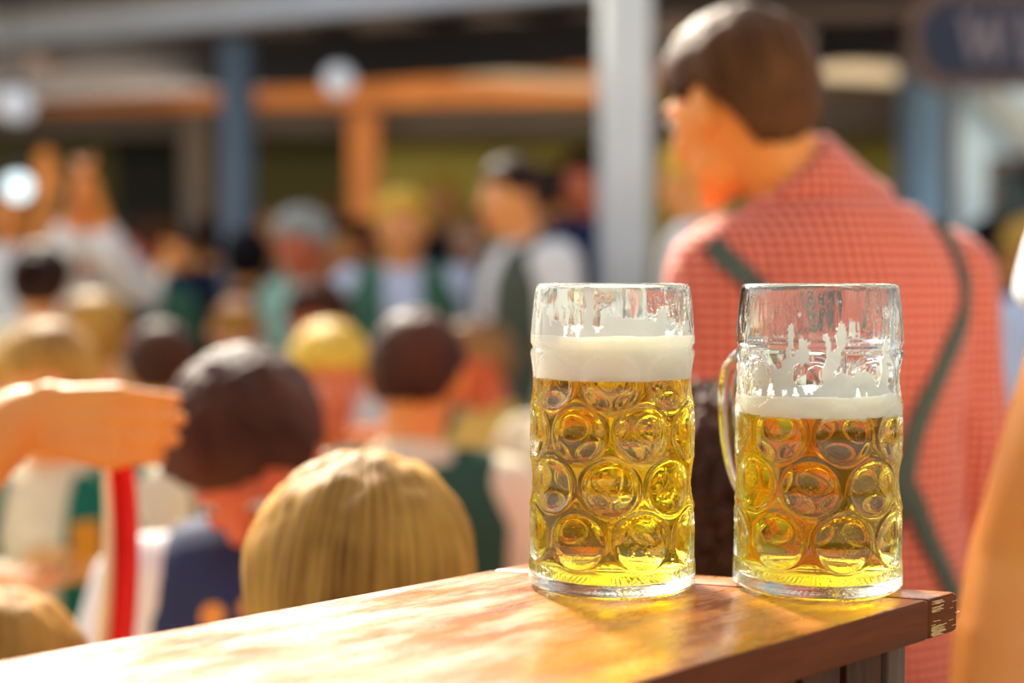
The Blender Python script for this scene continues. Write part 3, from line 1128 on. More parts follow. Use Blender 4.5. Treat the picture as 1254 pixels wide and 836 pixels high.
M_steel = paint('blue_grey_painted_steel', (0.13, 0.17, 0.205), 0.4, 0.2, 3)
M_palesteel = paint('pale_grey_painted_steel', (0.80, 0.83, 0.80), 0.5, 0.08, 3, c2=(0.72, 0.76, 0.74))
M_fascia = paint('weathered_blue_grey_fascia', (0.55, 0.60, 0.68), 0.6, 0.35, 3)
M_darkbeam = paint('dark_slate_timber', (0.035, 0.034, 0.045), 0.6, 0.4, 3)
M_brownbeam = paint('grey_brown_timber', (0.11, 0.085, 0.08), 0.7, 0.35, 3)
M_orange = paint('bright_orange_timber', (0.85, 0.30, 0.07), 0.6, 0.6, 4)
M_palebeam = paint('pale_grey_timber', (0.50, 0.44, 0.36), 0.6, 0.35, 3)
M_roof = paint('dark_roof_boards', (0.045, 0.028, 0.028), 0.8, 0.4, 2)
M_bluepaint = paint('light_blue_paint', (0.38, 0.60, 0.82), 0.5, 0.12, 2)
M_bluewall = paint('pale_blue_wall_paint', (0.36, 0.52, 0.72), 0.6, 0.1, 1.5)
TR = [0]


def beam(a, b, hp, mat, depth=0.14, label=None):
    """Timber between two points (px, py, d); hp = its height in metres at both ends."""
    TR[0] += 1
    p0, p1 = W(*a), W(*b)
    u = (p1 - p0)
    side = u.cross(V((0, 0, 1))).normalized() * depth / 2
    bm = bmesh.new()
    vs = []
    for p, h in ((p0, hp[0]), (p1, hp[1])):
        upv = V((0, 0, h / 2))
        vs.append([bm.verts.new(p - side - upv), bm.verts.new(p + side - upv), bm.verts.new(p + side + upv), bm.verts.new(p - side + upv)])
    for k in range(4): bm.faces.new((vs[0][k], vs[0][(k + 1) % 4], vs[1][(k + 1) % 4], vs[1][k]))
    bm.faces.new(vs[0][::-1]); bm.faces.new(vs[1])
    bmesh.ops.bevel(bm, geom=bm.edges[:], offset=0.006, segments=2, affect='EDGES')
    return tag(obj('trim_%d' % TR[0], bm, mat, smooth=False), kind='structure')


# roof boards over the pavilion
bm = bmesh.new()
zr = 2.66
quad = [W(-420, 0, 7.6), W(760, 0, 5.2), W(1500, 0, 5.0)]
a0, a1, a2 = V((-7.5, 8.0)), V((0.35, 5.3)), V((8, 5.0))
add_prism(bm, [(a0.x, a0.y), (a1.x, a1.y), (a2.x, a2.y), (8, 11.5), (-7.5, 11.5)], zr, zr + 0.06)
for v_ in bm.verts:
    if v_.co.y > 11: v_.co.z += 0.42          # the boards rise towards the back wall
tag(obj('ceiling', bm, M_roof, smooth=False), kind='structure')
beam((-330, 62, 7.6), (760, -42, 5.1), (0.20, 0.20), M_fascia, 0.10)
beam((-330, 118, 8.0), (750, 50, 6.2), (0.30, 0.20), M_darkbeam, 0.14)
beam((-300, 132, 9.6), (800, 98, 8.2), (0.13, 0.24), M_orange, 0.10)
beam((560, 92, 8.0), (800, 108, 7.9), (0.045, 0.05), M_palebeam, 0.06)
beam((-300, 154, 9.4), (1120, 148, 9.2), (0.16, 0.17), M_brownbeam, 0.16)
beam((40, 75, 7.0), (260, 100, 8.6), (0.06, 0.06), M_brownbeam, 0.08)
for q, (x0, y0) in enumerate(((330, 6), (470, 0), (600, -6))):      # rafters under the boards
    beam((x0, y0, 5.9), (x0 + 150, y0 + 40, 7.6), (0.09, 0.09), M_brownbeam, 0.09)
beam((1000, 58, 6.6), (1300, 20, 6.0), (0.16, 0.16), M_darkbeam, 0.12)
beam((975, 84, 7.6), (1096, 92, 7.6), (0.09, 0.085), M_palebeam, 0.10)
beam((975, 70, 7.9), (1120, 66, 7.9), (0.06, 0.06), M_brownbeam, 0.10)
beam((780, 30, 7.0), (1110, 60, 7.4), (0.10, 0.10), M_brownbeam, 0.10)
beam((975, 118, 9.0), (1130, 122, 9.0), (0.13, 0.13), M_brownbeam, 0.10)


def column(px, d, wdt, mat, top_z, label, rot=0.0, name='steel_column', roundc=False, cat='column', group=None):
    p = W(px, 300, d)
    root = empty(name, (p.x, p.y, 0), rot, label, cat, group, kind='thing')
    bm = bmesh.new()
    if roundc:
        add_tube(bm, [(V((0, 0, 0.012)), wdt / 2, wdt / 2), (V((0, 0, top_z)), wdt / 2, wdt / 2)], 32)
    else:
        add_box(bm, (0, 0, top_z / 2 + .006), (wdt, wdt, top_z - 0.012), None, 0.006)
    obj('shaft', bm, mat, root, smooth=roundc)
    bm = bmesh.new()
    add_box(bm, (0, 0, 0.006), (wdt * 1.8, wdt * 1.8, 0.012), None, 0.002)
    for sx in (-1, 1):
        for sy in (-1, 1): add_tube(bm, [(V((sx * wdt * .72, sy * wdt * .72, 0.010)), 0.012, 0.012), (V((sx * wdt * .72, sy * wdt * .72, 0.026)), 0.012, 0.012)], 6)
    obj('base_plate', bm, mat, root, smooth=False)
    return root


column(764, 4.6, 0.140, M_palesteel, 2.65, 'pale grey square steel column rising behind the fuller mug', 0.16)
column(292, 6.0, 0.145, M_steel, 2.44, 'round blue-grey steel column behind the crowd, left of the orange post', 0, roundc=True)
column(243, 9.0, 0.17, M_brownbeam, 2.50, 'grey-brown timber post in front of the dark wall, left of the round column', 0, 'timber_post', cat='post')
column(447, 9.1, 0.18, M_orange, 2.50, 'orange-brown timber post against the olive wall', 0, 'timber_post', cat='post')
column(1127, 6.6, 0.16, M_bluepaint, 2.65, 'light blue square column under the sign', 0.25, cat='column')

# blue wall with its window at the right
bw = W(1254, 200, 8.0)
x0 = xw(1168, 8.0)
bm = bmesh.new()
wz0, wz1 = W(0, 262, 8.0).z - 0.75, W(0, 192, 8.0).z
wx0 = xw(1207, 8.0)
wx1 = wx0 + 1.1
for (xa_, xb_, za, zb) in ((x0, wx0, 0, 2.72), (wx1, x0 + 3.2, 0, 2.72), (wx0, wx1, wz1, 2.72), (wx0, wx1, 0, wz0)):
    add_box(bm, ((xa_ + xb_) / 2, 8.05, (za + zb) / 2), (xb_ - xa_, 0.1, zb - za))
tag(obj('wall_right', bm, M_bluewall, smooth=False), kind='structure')
bm = bmesh.new()
add_box(bm, (x0 - 0.05, 8.02, 1.395), (0.10, 0.16, 2.72))
tag(obj('trim_30', bm, M_darkbeam, smooth=False), kind='structure')
M_pane = paint('dark_window_glass', (0.012, 0.022, 0.022), 0.08, 0.1, 2)
win = empty('window_1', ((wx0 + wx1) / 2, 8.05, (wz0 + wz1) / 2), 0, kind='structure')
bm = bmesh.new()
hw, hh = (wx1 - wx0) / 2, (wz1 - wz0) / 2
for c_, s_ in (((0, -.02, hh - .03), (2 * hw, .10, .06)), ((0, -.02, -hh + .02), (2 * hw, .10, .04)), ((-hw + .02, -.02, 0), (.04, .10, 2 * hh)), ((hw - .02, -.02, 0), (.04, .10, 2 * hh)), ((0.1, -.02, 0), (.03, .06, 2 * hh))):
    add_box(bm, c_, s_)
obj('window_frame', bm, M_brownbeam, win, smooth=False)
bm = bmesh.new()
add_box(bm, (0, 0.02, 0), (2 * hw, .01, 2 * hh))
obj('pane', bm, M_pane, win, smooth=False)
beam((1195, 108, 7.8), (1330, 225, 7.8), (0.20, 0.20), M_steel, 0.08)

# hanging sign
M_navy = paint('navy_sign_board', (0.008, 0.010, 0.035), 0.4, 0.2, 3)
M_tan = paint('tan_sign_frame', (0.20, 0.10, 0.055), 0.5, 0.3, 5)
M_letter = paint('dull_cream_letters', (0.34, 0.27, 0.27), 0.6, 0.2, 10)
SD = 5.2
sc_ = SD / F_PX
s0 = W(1112, 108, SD)
sign = empty('hanging_sign', (s0.x, s0.y, s0.z), 0, 'navy hanging sign with notched tan frame and large cream capital letters', 'sign')
Wd, Hd, nt_ = 330 * sc_, 122 * sc_, 26 * sc_


def notch(w0, h0, n0, x=0, z=0):
    return [(x + n0, z), (x + w0 - n0, z), (x + w0 - n0 * 0.3, z + n0 * .7), (x + w0, z + n0 * 1.4), (x + w0, z + h0 - n0), (x + w0 - n0, z + h0), (x + n0, z + h0), (x, z + h0 - n0), (x, z + n0 * 1.4), (x + n0 * 0.3, z + n0 * 0.7)]


def plate(name, poly, y0, y1, mat, parent):
    bm = bmesh.new()
    a = [bm.verts.new((x, y0, z)) for x, z in poly]
    b = [bm.verts.new((x, y1, z)) for x, z in poly]
    n = len(poly)
    bm.faces.new(a); bm.faces.new(b[::-1])
    for i in range(n): bm.faces.new((a[i], b[i], b[(i + 1) % n], a[(i + 1) % n]))
    return obj(name, bm, mat, parent, smooth=False)


plate('frame', notch(Wd, Hd, nt_), 0, 0.035, M_tan, sign)
fr_ = 14 * sc_
board = plate('board', notch(Wd - 2 * fr_, Hd - 2 * fr_, nt_, fr_, fr_), -0.006, 0.004, M_navy, sign)


def letter(name, polys, x, z, h):
    bm = bmesh.new()
    for poly in polys:
        a = [bm.verts.new((x + u * h, -0.012, z + v * h)) for u, v in poly]
        b = [bm.verts.new((x + u * h, -0.005, z + v * h)) for u, v in poly]
        n = len(poly)
        bm.faces.new(a); bm.faces.new(b[::-1])
        for i in range(n): bm.faces.new((a[i], b[i], b[(i + 1) % n], a[(i + 1) % n]))
    return obj(name, bm, M_letter, board, smooth=False)


lh = 66 * sc_
lx, lz = 58 * sc_, 26 * sc_
letter('letter_w', [[(0.06, 1), (0.26, 1), (0.40, 0.0), (0.30, 0.0)], [(0.30, 0), (0.40, 0), (0.60, 0.98), (0.52, 0.98)],
                    [(0.44, 1), (0.64, 1), (0.78, 0), (0.68, 0)], [(0.68, 0), (0.78, 0), (0.97, 0.98), (0.89, 0.98)],
                    [(-0.02, 0.93), (0.34, 0.93), (0.34, 1.0), (-0.02, 1.0)], [(0.37, .93), (0.72, .93), (0.72, 1.0), (0.37, 1.0)], [(0.80, 0.93), (1.06, 0.93), (1.06, 1.0), (0.80, 1.0)]], lx, lz, lh)
letter('letter_i', [[(0.10, 0), (0.30, 0), (0.30, 1), (0.10, 1)], [(0, 0), (0.40, 0), (0.40, 0.07), (0, 0.07)], [(0, .93), (0.40, .93), (0.40, 1), (0, 1)]], lx + 1.12 * lh, lz, lh)
for hx in (0.15, 0.85):
    bm = bmesh.new()
    add_tube(bm, [(V((Wd * hx, 0.018, Hd - 0.005)), 0.006, 0.006), (V((Wd * hx, 0.018, zr - s0.z)), 0.006, 0.006)], 8)
    obj('hanging_rod', bm, M_darkbeam, sign)

# globe lamps
m, nt, out = nodes('lit_globe')
p = N(nt, 'ShaderNodeBsdfPrincipled', Roughness=0.3)
p.inputs['Base Color'].default_value = (0.8, 0.82, 0.85, 1)
p.inputs['Emission Color'].default_value = (0.85, 0.92, 1.0, 1)
p.inputs['Emission Strength'].default_value = 0.25
nt.links.new(p.outputs[0], out.inputs[0])
M_globe = m
M_globe_bright = m.copy()
M_globe_bright.node_tree.nodes['Principled BSDF'].inputs['Emission Strength'].default_value = 1.3
M_globe_bright.node_tree.nodes['Principled BSDF'].inputs['Emission Color'].default_value = (0.7, 0.95, 1.0, 1)
for px, py, d, r, lab in ((415, 98, 6.0, 0.066, 'white globe lamp hanging right of the round blue-grey column'), (20, 128, 6.3, 0.078, 'white globe lamp under the roof, upper of two at far left'), (22, 229, 4.9, 0.046, 'small bright globe lamp low beside the raised hands')):
    c = W(px, py, d)
    M_globe_ = M_globe if r > 0.06 else M_globe_bright
    root = empty('globe_lamp', (c.x, c.y, c.z), 0, lab, 'lamp', 'globe lamps under the roof', 'thing')
    bm = bmesh.new(); add_ell(bm, (0, 0, 0), (r, r, r), None, 24, 16); obj('lamp_globe', bm, M_globe_, root)
    bm = bmesh.new(); add_tube(bm, [(V((0, 0, r * 0.9)), 0.025, 0.025), (V((0, 0, r * 0.9 + 0.05)), 0.018, 0.018)], 14); obj('cap', bm, M_darkbeam, root)
    bm = bmesh.new(); add_tube(bm, [(V((0, 0, r + 0.04)), 0.004, 0.004), (V((0, 0, zr - c.z)), 0.004, 0.004)], 6); obj('cord', bm, M_darkbeam, root)

# added fill light without a fixture: brightens the pavilion's beams and back wall
ld = bpy.data.lights.new('pavilion_fill_light', 'AREA')
ld.shape, ld.size, ld.size_y = 'RECTANGLE', 9.0, 0.12
ld.energy, ld.color = 80, (1.0, 0.80, 0.55)
lo = bpy.data.objects.new('pavilion_fill_light', ld)
COL.objects.link(lo)
lo.location = (0.3, 6.9, 2.30)
lo.rotation_euler = (-V((0, 1, 0.28))).to_track_quat('Z', 'Y').to_euler()

# ------------------------------------------------------------------ the crowd
def gingham(name, a, b, mid, size):
    m, nt, out = nodes(name)
    L = nt.links.new
    p = N(nt, 'ShaderNodeBsdfPrincipled', Roughness=0.8)
    p.inputs['Sheen Weight'].default_value = 0.2
    tc = N(nt, 'ShaderNodeTexCoord')
    sp = N(nt, 'ShaderNodeSeparateXYZ')
    L(tc.outputs['Object'], sp.inputs[0])
    acc = None
    for ax in ('X', 'Z'):
        mu = N(nt, 'ShaderNodeMath', operation='MULTIPLY'); mu.inputs[1].default_value = 1 / size
        L(sp.outputs[ax], mu.inputs[0])
        fr = N(nt, 'ShaderNodeMath', operation='FRACT'); L(mu.outputs[0], fr.inputs[0])
        gt = N(nt, 'ShaderNodeMath', operation='GREATER_THAN'); gt.inputs[1].default_value = 0.5
        L(fr.outputs[0], gt.inputs[0])
        ha = N(nt, 'ShaderNodeMath', operation='MULTIPLY'); ha.inputs[1].default_value = 0.5
        L(gt.outputs[0], ha.inputs[0])
        if acc is None: acc = ha
        else:
            ad = N(nt, 'ShaderNodeMath', operation='ADD'); L(acc.outputs[0], ad.inputs[0]); L(ha.outputs[0], ad.inputs[1]); acc = ad
    cr = N(nt, 'ShaderNodeValToRGB')
    cr.color_ramp.interpolation = 'CONSTANT'
    cr.color_ramp.elements[0].color, cr.color_ramp.elements[1].color = rgba(a), rgba(b)
    cr.color_ramp.elements[1].position = 0.75
    e = cr.color_ramp.elements.new(0.25); e.color = rgba(mid)
    L(acc.outputs[0], cr.inputs[0]); L(cr.outputs[0], p.inputs['Base Color'])
    L(p.outputs[0], out.inputs[0])
    return m


M_gingham = gingham('red_white_gingham', (0.86, 0.37, 0.18), (0.36, 0.008, 0.009), (0.68, 0.07, 0.035), 0.0125)
m, nt, out = nodes('navy_floral')
p = N(nt, 'ShaderNodeBsdfPrincipled', Roughness=0.8)
tc = N(nt, 'ShaderNodeTexCoord')
vo = N(nt, 'ShaderNodeTexVoronoi', Scale=21.0)
nt.links.new(tc.outputs['Object'], vo.inputs['Vector'])
c1 = N(nt, 'ShaderNodeValToRGB'); c1.color_ramp.interpolation = 'CONSTANT'
c1.color_ramp.elements[0].color, c1.color_ramp.elements[1].color = (1, 1, 1, 1), (0, 0, 0, 1)
c1.color_ramp.elements[1].position = 0.36
nt.links.new(vo.outputs['Distance'], c1.inputs[0])
sp = N(nt, 'ShaderNodeSeparateColor'); nt.links.new(vo.outputs['Color'], sp.inputs[0])
c3 = N(nt, 'ShaderNodeValToRGB'); c3.color_ramp.interpolation = 'CONSTANT'
c3.color_ramp.elements[0].color, c3.color_ramp.elements[1].color = (0.012, 0.022, 0.08, 1), (0.75, 0.30, 0.05, 1)
c3.color_ramp.elements[1].position = 0.35
e = c3.color_ramp.elements.new(0.6); e.color = (0.70, 0.22, 0.20, 1)
e = c3.color_ramp.elements.new(0.82); e.color = (0.55, 0.55, 0.2, 1)
nt.links.new(sp.outputs[0], c3.inputs[0])
mx = N(nt, 'ShaderNodeMix', data_type='RGBA'); mx.inputs[6].default_value = (0.012, 0.022, 0.08, 1)
nt.links.new(c1.outputs[0], mx.inputs[0]); nt.links.new(c3.outputs[0], mx.inputs[7])
nt.links.new(mx.outputs[2], p.inputs['Base Color']); nt.links.new(p.outputs[0], out.inputs[0])
M_floral = m

# the man with his back to the camera
man, mi_ = person(905, 137, 1.86, 20, 'stand', (-0.14, 0.06), (20, 18, 0), ('nape', 'chestnut'), 'tan', shirt_mat=M_gingham, trousers='leather', noff=(0.095, 0.02, 0.022), shdrop=0.112, collar_h=0.085, wide=0.94,
                  label='short-haired person in red gingham shirt and dark braces, back to camera behind the mugs', vox=0.005, vol=1.1)
strap(man, mi_, 'braces', C['greygreen'], [(1118, 246), (1148, 275), (1176, 330), (1178, 385), (1152, 450), (1118, 530), (1106, 590), (1085, 660), (1060, 740)], 0.026)
strap(man, mi_, 'braces', C['greygreen'], [(872, 300), (890, 320), (930, 358), (1010, 460), (1104, 588), (1132, 655), (1160, 716), (1190, 790)], 0.026, off=0.006)

# the arm at the right edge
person(1560, 25, 1.36, 8, 'stand', (0, 0.03), (0, 5, 0), ('short', 'light_brown'), 'tan', shirt='white', trousers='leather',
       arms={'L': ('world', W(1247, 690, 1.34), W(1196, 1010, 1.28), dict(sleeve='short', slen=0.30, thick=1.12, palm=(1, 0, 0), curl=0.4)), 'R': None},
       label='person in white short sleeves at the right edge, bare tanned forearm hanging by counter')

# seated just behind the counter
person(306, 562, 1.84, 186, 'sit', (0.075, 0.20), (-12, 46, 6), ('full', 'brown'), 'ruddy', 'white', M_floral, vest_open=False, vest_straps=False, vox=0.006, vol=1.3, thigh=0.2,
       arms={'R': ('rel', (0.09, 0.06, -0.27), (-0.02, 0.28, -0.34)), 'L': ('rel', (-0.06, 0.10, -0.26), (0.02, 0.32, -0.32))},
       label='dark-haired person with bowed head, white sleeve and navy flowered bodice')
person(446, 750, 1.23, -6, 'sit', (0.0, 0.08), (-8, 8, 0), ('full', 'golden'), 'tan', 'cream', None, vox=0.006, vol=1.0, thigh=0.2, wide=0.85,
       label='golden-blond head seen from behind, nearest over the counter edge')
person(4, 874, 1.43, 28, 'sit', (0.0, 0.06), (0, 10, 0), ('full', 'golden'), 'tan', 'cream', None, k=0.9, vox=0.006, wide=0.85, thigh=0.06, arms={q: ('rel', (z * 0.03, 0.03, -0.28), (-z * 0.02, 0.11, -0.44)) for q, z in (('L', -1), ('R', 1))},
       label='golden-brown head low at the bottom left, beyond the counter edge')
person(888, 645, 1.42, -12, 'sit', (0, 0.04), (0, 5, 0), ('curly', 'brown'), 'tan', 'maroon', None, vox=0.006, k=0.9, wide=0.7, thigh=0.2,
       label='person with dark curly hair seated behind the gap between the mugs')
person(512, 466, 2.6, -4, 'sit', (0.0, 0.06), (-8, 4, 0), ('short', 'brown'), 'tan', 'cream', 'green', vox=0.0065, wide=0.92, shdrop=0.075,
       arms={'R': ('rel', (0.12, 0.0, -0.25), (0.03, 0.22, -0.33)), 'L': None}, vol=1.2,
       thigh=0.24, label='short brown-haired person in dark green vest over cream shirt, seen from behind')
person(196, 458, 3.5, -6, 'sit', (0, 0.05), (28, 0, 0), ('short', 'brown'), 'fair', 'grey', None, vol=1.2,
       thigh=0.24, label='brown-haired person in grey top behind the bowed dark head')
person(404, 468, 3.25, 200, 'sit', (0, 0.05), (0, 14, 0), ('full', 'yellow'), 'ruddy', 'orange', None,
       thigh=0.24, label='yellow-blond ruddy person facing the camera between two brown heads')
person(582, 448, 3.92, 105, 'sit', (0, 0.05), (0, 8, 0), ('short', 'light_brown'), 'ruddy', 'yellow', None,
       label='ruddy person in profile right of the green-vested back')
person(706, 452, 3.45, 150, 'sit', (0, 0.04), (0, 0, 0), ('full', 'light_brown'), 'fair', 'cream', None,
       thigh=0.24, label='person in cream shirt mostly hidden behind the fuller mug')
qq, qi = person(58, 486, 2.6, 176, 'sit', (0, 0.05), (0, 10, 0), ('full', 'golden'), 'fair', 'cream', 'teal', vox=0.0065,
       arms={'R': ('world', W(-45, 800, 2.48), W(4, 712, 2.32), dict(dir=(1, -0.1, 0.05), palm=(0, 0, 1), curl=0.25)), 'L': None},
       thigh=0.24, label='person in cream shirt and teal vest with orange embroidery behind the outstretched arm')
person(-470, 400, 1.62, -80, 'sit', (0, 0.05), (0, 0, 0), ('short', 'brown'), 'tan', 'white', None, vox=0.0045, thigh=0.12,
       arms={'R': ('world', W(-150, 650, 1.40), W(24, 512, 1.50), dict(sleeve='short', dir=(1, 0.05, -0.10), palm=(0.15, 1, -0.1), curl=0.9, thick=1.25, hk=1.18, flip=-1, tuck=True)), 'L': None},
       label='outstretched bare arm and curled hand reaching in from the left edge')

# standing and seated further back
person(628, 246, 4.35, 118, 'stand', (0, 0.03), (-6, 2, 0), ('short', 'dark'), 'fair', 'white', 'greygreen', vol=1.3,
       label='standing dark-haired person in grey-green vest, face turned to the left')
person(493, 281, 4.75, 182, 'stand', (0, 0.02), (0, 0, 0), ('full', 'yellow'), 'fair', 'bluewhite', 'midgreen',
       label='yellow-blond person in green vest facing the camera')
person(370, 302, 5.13, 150, 'stand', (0, 0.05), (0, 14, 0), ('full', 'grey'), 'ruddy', 'mint', None, vol=1.2, label='grey-haired person in mint green shirt')
person(414, 306, 5.89, 200, 'stand', (0, 0.0), (0, 0, 0), ('short', 'black'), 'tan', 'mint', None, label='black-haired person in mint shirt behind the yellow-blond one')
person(224, 318, 7.45, 130, 'stand', (-0.02, 0.12), (0, -22, 0), ('full', 'black'), 'fair', 'white', None, label='black-haired person in white shirt leaning back, face upturned')
person(163, 312, 5.3, 150, 'stand', (0, 0.02), (0, 0, 0), ('short', 'maroon' if False else 'brown'), 'ruddy', 'midgreen', None, label='ruddy-faced person in green top left of the upturned face')
person(14, 262, 5.6, 170, 'stand', (0, 0.0), (0, 0, 0), ('short', 'brown'), 'tan', 'white', None,
       arms={'L': ('world', W(60, 322, 5.4), W(56, 246, 5.3), dict(dir=(0.0, 0, 1), palm=(0, -1, 0), curl=0.15, thick=1.1, hk=1.15, sleeve='short')), 'R': None},
       label='person in bright white shirt raising a bare arm at far left')
person(106, 292, 4.9, 175, 'stand', (0, 0.0), (0, 0, 0), ('full', 'black'), 'tan', 'white', 'black',
       arms={'R': ('world', W(82, 306, 4.75), W(94, 258, 4.7), dict(dir=(0.15, 0, 1), palm=(1, 0, 0), curl=0.3, thick=1.0, hk=1.15, sleeve='rolled')),
             'L': ('world', W(130, 306, 4.75), W(122, 260, 4.7), dict(dir=(-0.25, 0, 1), palm=(-1, 0, 0), curl=0.3, thick=1.0, hk=1.15, sleeve='rolled'))},
       label='black-haired person in black vest with both arms raised, hands together')
bun, bi = person(50, 352, 4.28, 8, 'sit', (0, 0.04), (0, 5, 0), ('full', 'dark'), 'fair', 'cream', None, k=0.95, thigh=0.24, label='person with a coiled dark braid bun and cream blouse')
bm = bmesh.new()
for q in range(40):
    a0_, a1_ = 2 * PI * q / 40, 2 * PI * (q + 1) / 40
    cc = lambda a: bi['H'] + bi['R'] @ V((0.048 * math.cos(a), -0.122, 0.02 + 0.048 * math.sin(a)))
    add_ell(bm, cc(a0_), (0.021, 0.021, 0.021), None, 10, 8)
link_mesh('braid_bun', remeshed(bm, 0.004, 2), HAIR['dark'], bun)
person(290, 405, 4.70, 10, 'sit', (0, 0.04), (0, 5, 0), ('bald', 'golden'), 'pale', 'yellow', None, thigh=0.24, label='balding pale-headed person in yellow, above the bowed dark head')
person(390, 398, 4.35, 160, 'sit', (0, 0.08), (0, 20, 0), ('full', 'brown'), 'ruddy', 'white', None, thigh=0.24, label='small brown-haired person leaning forward beside the green vest')
person(118, 420, 3.9, 0, 'sit', (0, 0.05), (8, 5, 0), ('full', 'golden'), 'fair', 'yellow', None, thigh=0.24, label='golden-haired person in yellow left of the grey-topped one')
person(-80, 436, 3.55, 5, 'sit', (0, 0.05), (0, 5, 0), ('full', 'yellow'), 'fair', 'cream', None, thigh=0.24, label='yellow-blond person in cream above the outstretched arm')
person(590, 396, 5.22, 100, 'sit', (0, 0.08), (0, 15, 0), ('full', 'golden'), 'fair', 'greygreen', None, k=0.95, label='golden-haired person bending before the standing grey-green vest')
person(541, 246, 6.95, 170, 'stand', (0, 0), (0, 0, 0), ('full', 'yellow'), 'fair', 'black', None, label='blond person in black far back between the two standing vests')
person(575, 292, 6.31, 150, 'stand', (0, 0), (0, 0, 0), ('full', 'golden'), 'pale', 'bluewhite', None, label='pale person in white behind the standing profile face')
person(304, 322, 5.62, 0, 'stand', (0, 0), (0, 0, 0), ('full', 'black'), 'tan', 'black', None, label='person all in black below the round blue-grey column')
person(440, 306, 6.2, 160, 'stand', (0, 0), (0, 0, 0), ('full', 'dark'), 'ruddy', 'maroon', None, label='dark-haired ruddy person in maroon left of the yellow-blond one')
person(672, 240, 6.0, 40, 'stand', (0, 0), (0, 0, 0), ('short', 'black'), 'tan', 'maroon', None, vol=1.3, label='black-haired person in maroon behind the grey-green vest')
person(716, 228, 5.5, 150, 'stand', (0, 0), (0, 0, 0), ('full', 'dark'), 'ruddy', 'navy', None, vol=1.2, label='dark-haired ruddy person in navy next to the pale column')
person(850, 226, 4.2, 60, 'stand', (-0.10, 0), (0, 5, 0), ('full', 'yellow'), 'fair', 'white', None, label='yellow-blond person in bright white shirt under the gingham wearer chin')
person(1212, 308, 5.6, 20, 'stand', (0, 0), (0, 0, 0), ('full', 'black'), 'tan', 'navy', None, label='black-haired person behind the gingham shoulder, below the window')
person(1262, 318, 4.6, 30, 'stand', (0, 0), (0, 0, 0), ('full', 'blond'), 'fair', 'bluewhite', None, label='blond person in white cut by the right edge, below the window')
FAR = [(258, 300, 6.6, 'dark', 'navy', 30, 'dark-haired person in navy right of the white-shirted leaner'),
       (330, 296, 7.25, 'light_brown', 'grey', 200, 'light-brown-haired person in grey between column and grey hair'),
       (398, 278, 7.0, 'light_brown', 'cream', 170, 'tall light-brown-haired person in cream behind the grey hair'),
       (190, 300, 8.0, 'brown', 'white', 150, 'brown-haired person in white far back above the green top'),
       (700, 268, 6.8, 'dark', 'black', 10, 'dark-haired person in black between the maroon one and the column'),
       (72, 300, 6.6, 'brown', 'black', 180, 'brown-haired person in black between the raised arms')]
for (px, py, d, hc, sh_, fc, lab) in FAR:
    person(px, py, d, fc, 'stand', (0, 0), (0, 0, 0), ('full', hc), 'tan', sh_, None, label=lab)

M_emb = cloth('orange_embroidery_thread', (0.85, 0.35, 0.02), var=0.4, scale=60)
e_ = strap(qq, qi, 'embroidery', M_emb, [(104, 640), (106, 672), (100, 712)], 0.05, 0.002, 'vest', 0.008)

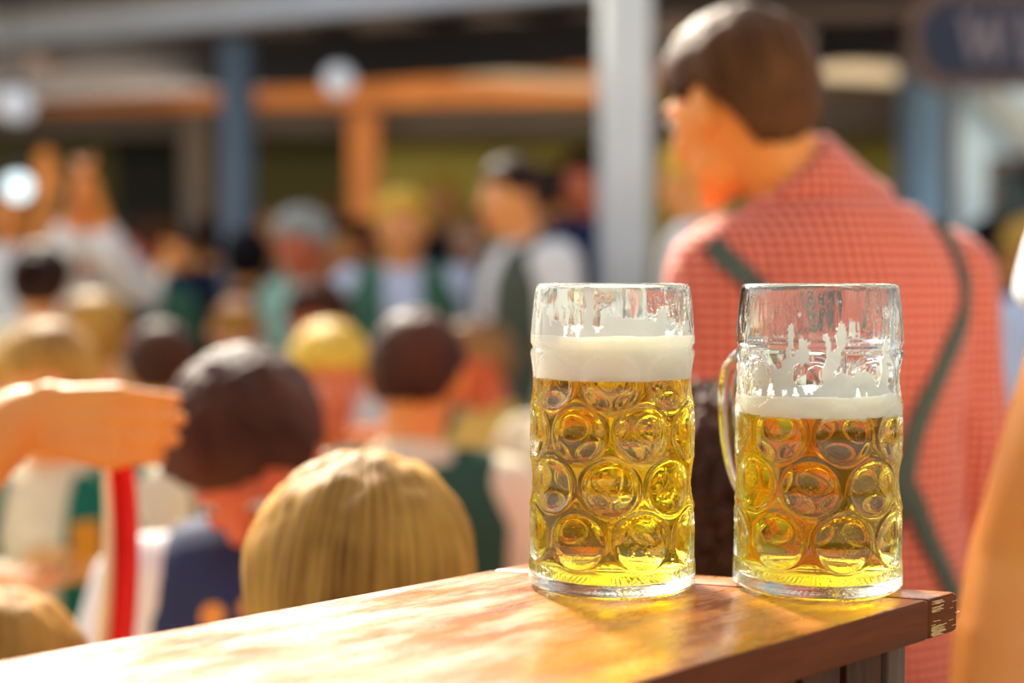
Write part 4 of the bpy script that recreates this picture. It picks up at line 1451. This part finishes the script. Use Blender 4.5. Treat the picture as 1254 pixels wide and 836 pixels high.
# red scarf hanging from the outstretched hand
st = W(124, 465, 1.58)
bm = bmesh.new()
NX, NZ_ = 14, 60
rows = []
for i in range(NZ_ + 1):
    t = i / NZ_
    z = -0.52 * t
    row = []
    for j in range(NX + 1):
        s_ = j / NX - 0.5
        wd = lerp(0.020, 0.040, sstep(0, 0.25, t))
        x = s_ * wd + 0.012 * math.sin(t * 5) + 0.006
        y = 0.012 * math.sin(s_ * 11 + t * 4)
        row.append((x, y, z))
    rows.append(row)
vs = [[bm.verts.new((x, y - 0.0015, z)) for x, y, z in r] for r in rows]
vb2 = [[bm.verts.new((x, y + 0.0015, z)) for x, y, z in r] for r in rows]
for i in range(NZ_):
    for j in range(NX):
        f = bm.faces.new((vs[i][j], vs[i][j + 1], vs[i + 1][j + 1], vs[i + 1][j])); f.material_index = 1 if j < 5 else 0
        f = bm.faces.new((vb2[i][j], vb2[i + 1][j], vb2[i + 1][j + 1], vb2[i][j + 1])); f.material_index = 1 if j < 5 else 0
    for j in (0, NX):
        f = bm.faces.new((vs[i][j], vb2[i][j], vb2[i + 1][j], vs[i + 1][j])) if j else bm.faces.new((vs[i + 1][j], vb2[i + 1][j], vb2[i][j], vs[i][j]))
        f.material_index = 1 if j == 0 else 0
for i in (0, NZ_):
    for j in range(NX):
        bm.faces.new((vs[i][j], vs[i][j + 1], vb2[i][j + 1], vb2[i][j]))
sc_o = obj('scarf', bm, [C['red'], C['cream']])
sc_o.location = st
tag(sc_o, 'bright red scarf with a cream edge hanging below the outstretched hand', 'scarf')


m, nt, out = nodes('bread_crust')
p = N(nt, 'ShaderNodeBsdfPrincipled', Roughness=0.7)
tc = N(nt, 'ShaderNodeTexCoord')
n1 = N(nt, 'ShaderNodeTexNoise', Scale=40.0, Detail=4.0)
nt.links.new(tc.outputs['Object'], n1.inputs['Vector'])
cr = N(nt, 'ShaderNodeValToRGB')
cr.color_ramp.elements[0].color, cr.color_ramp.elements[1].color = (0.45, 0.18, 0.04, 1), (0.85, 0.52, 0.18, 1)
nt.links.new(n1.outputs['Fac'], cr.inputs[0]); nt.links.new(cr.outputs[0], p.inputs['Base Color']); nt.links.new(p.outputs[0], out.inputs[0])
bm = bmesh.new()
g = bmesh.ops.create_uvsphere(bm, u_segments=40, v_segments=24, radius=1.0)
for v in bm.verts:
    c_ = v.co
    k_ = 1 + 0.05 * noise.noise(c_ * 3)
    cut = 0.82 if abs(c_.x) < 0.10 and c_.z > 0.2 else 1.0       # split along the top
    v.co = V((c_.x * 0.040 * k_, c_.y * 0.030 * k_, c_.z * (0.024 if c_.z > 0 else 0.014) * cut))
roll = obj('bread_roll', bm, m)
roll.location = W(56, 684, 2.31)
tag(roll, 'small golden bread roll held up below the outstretched arm, left of the teal vest', 'bread roll')
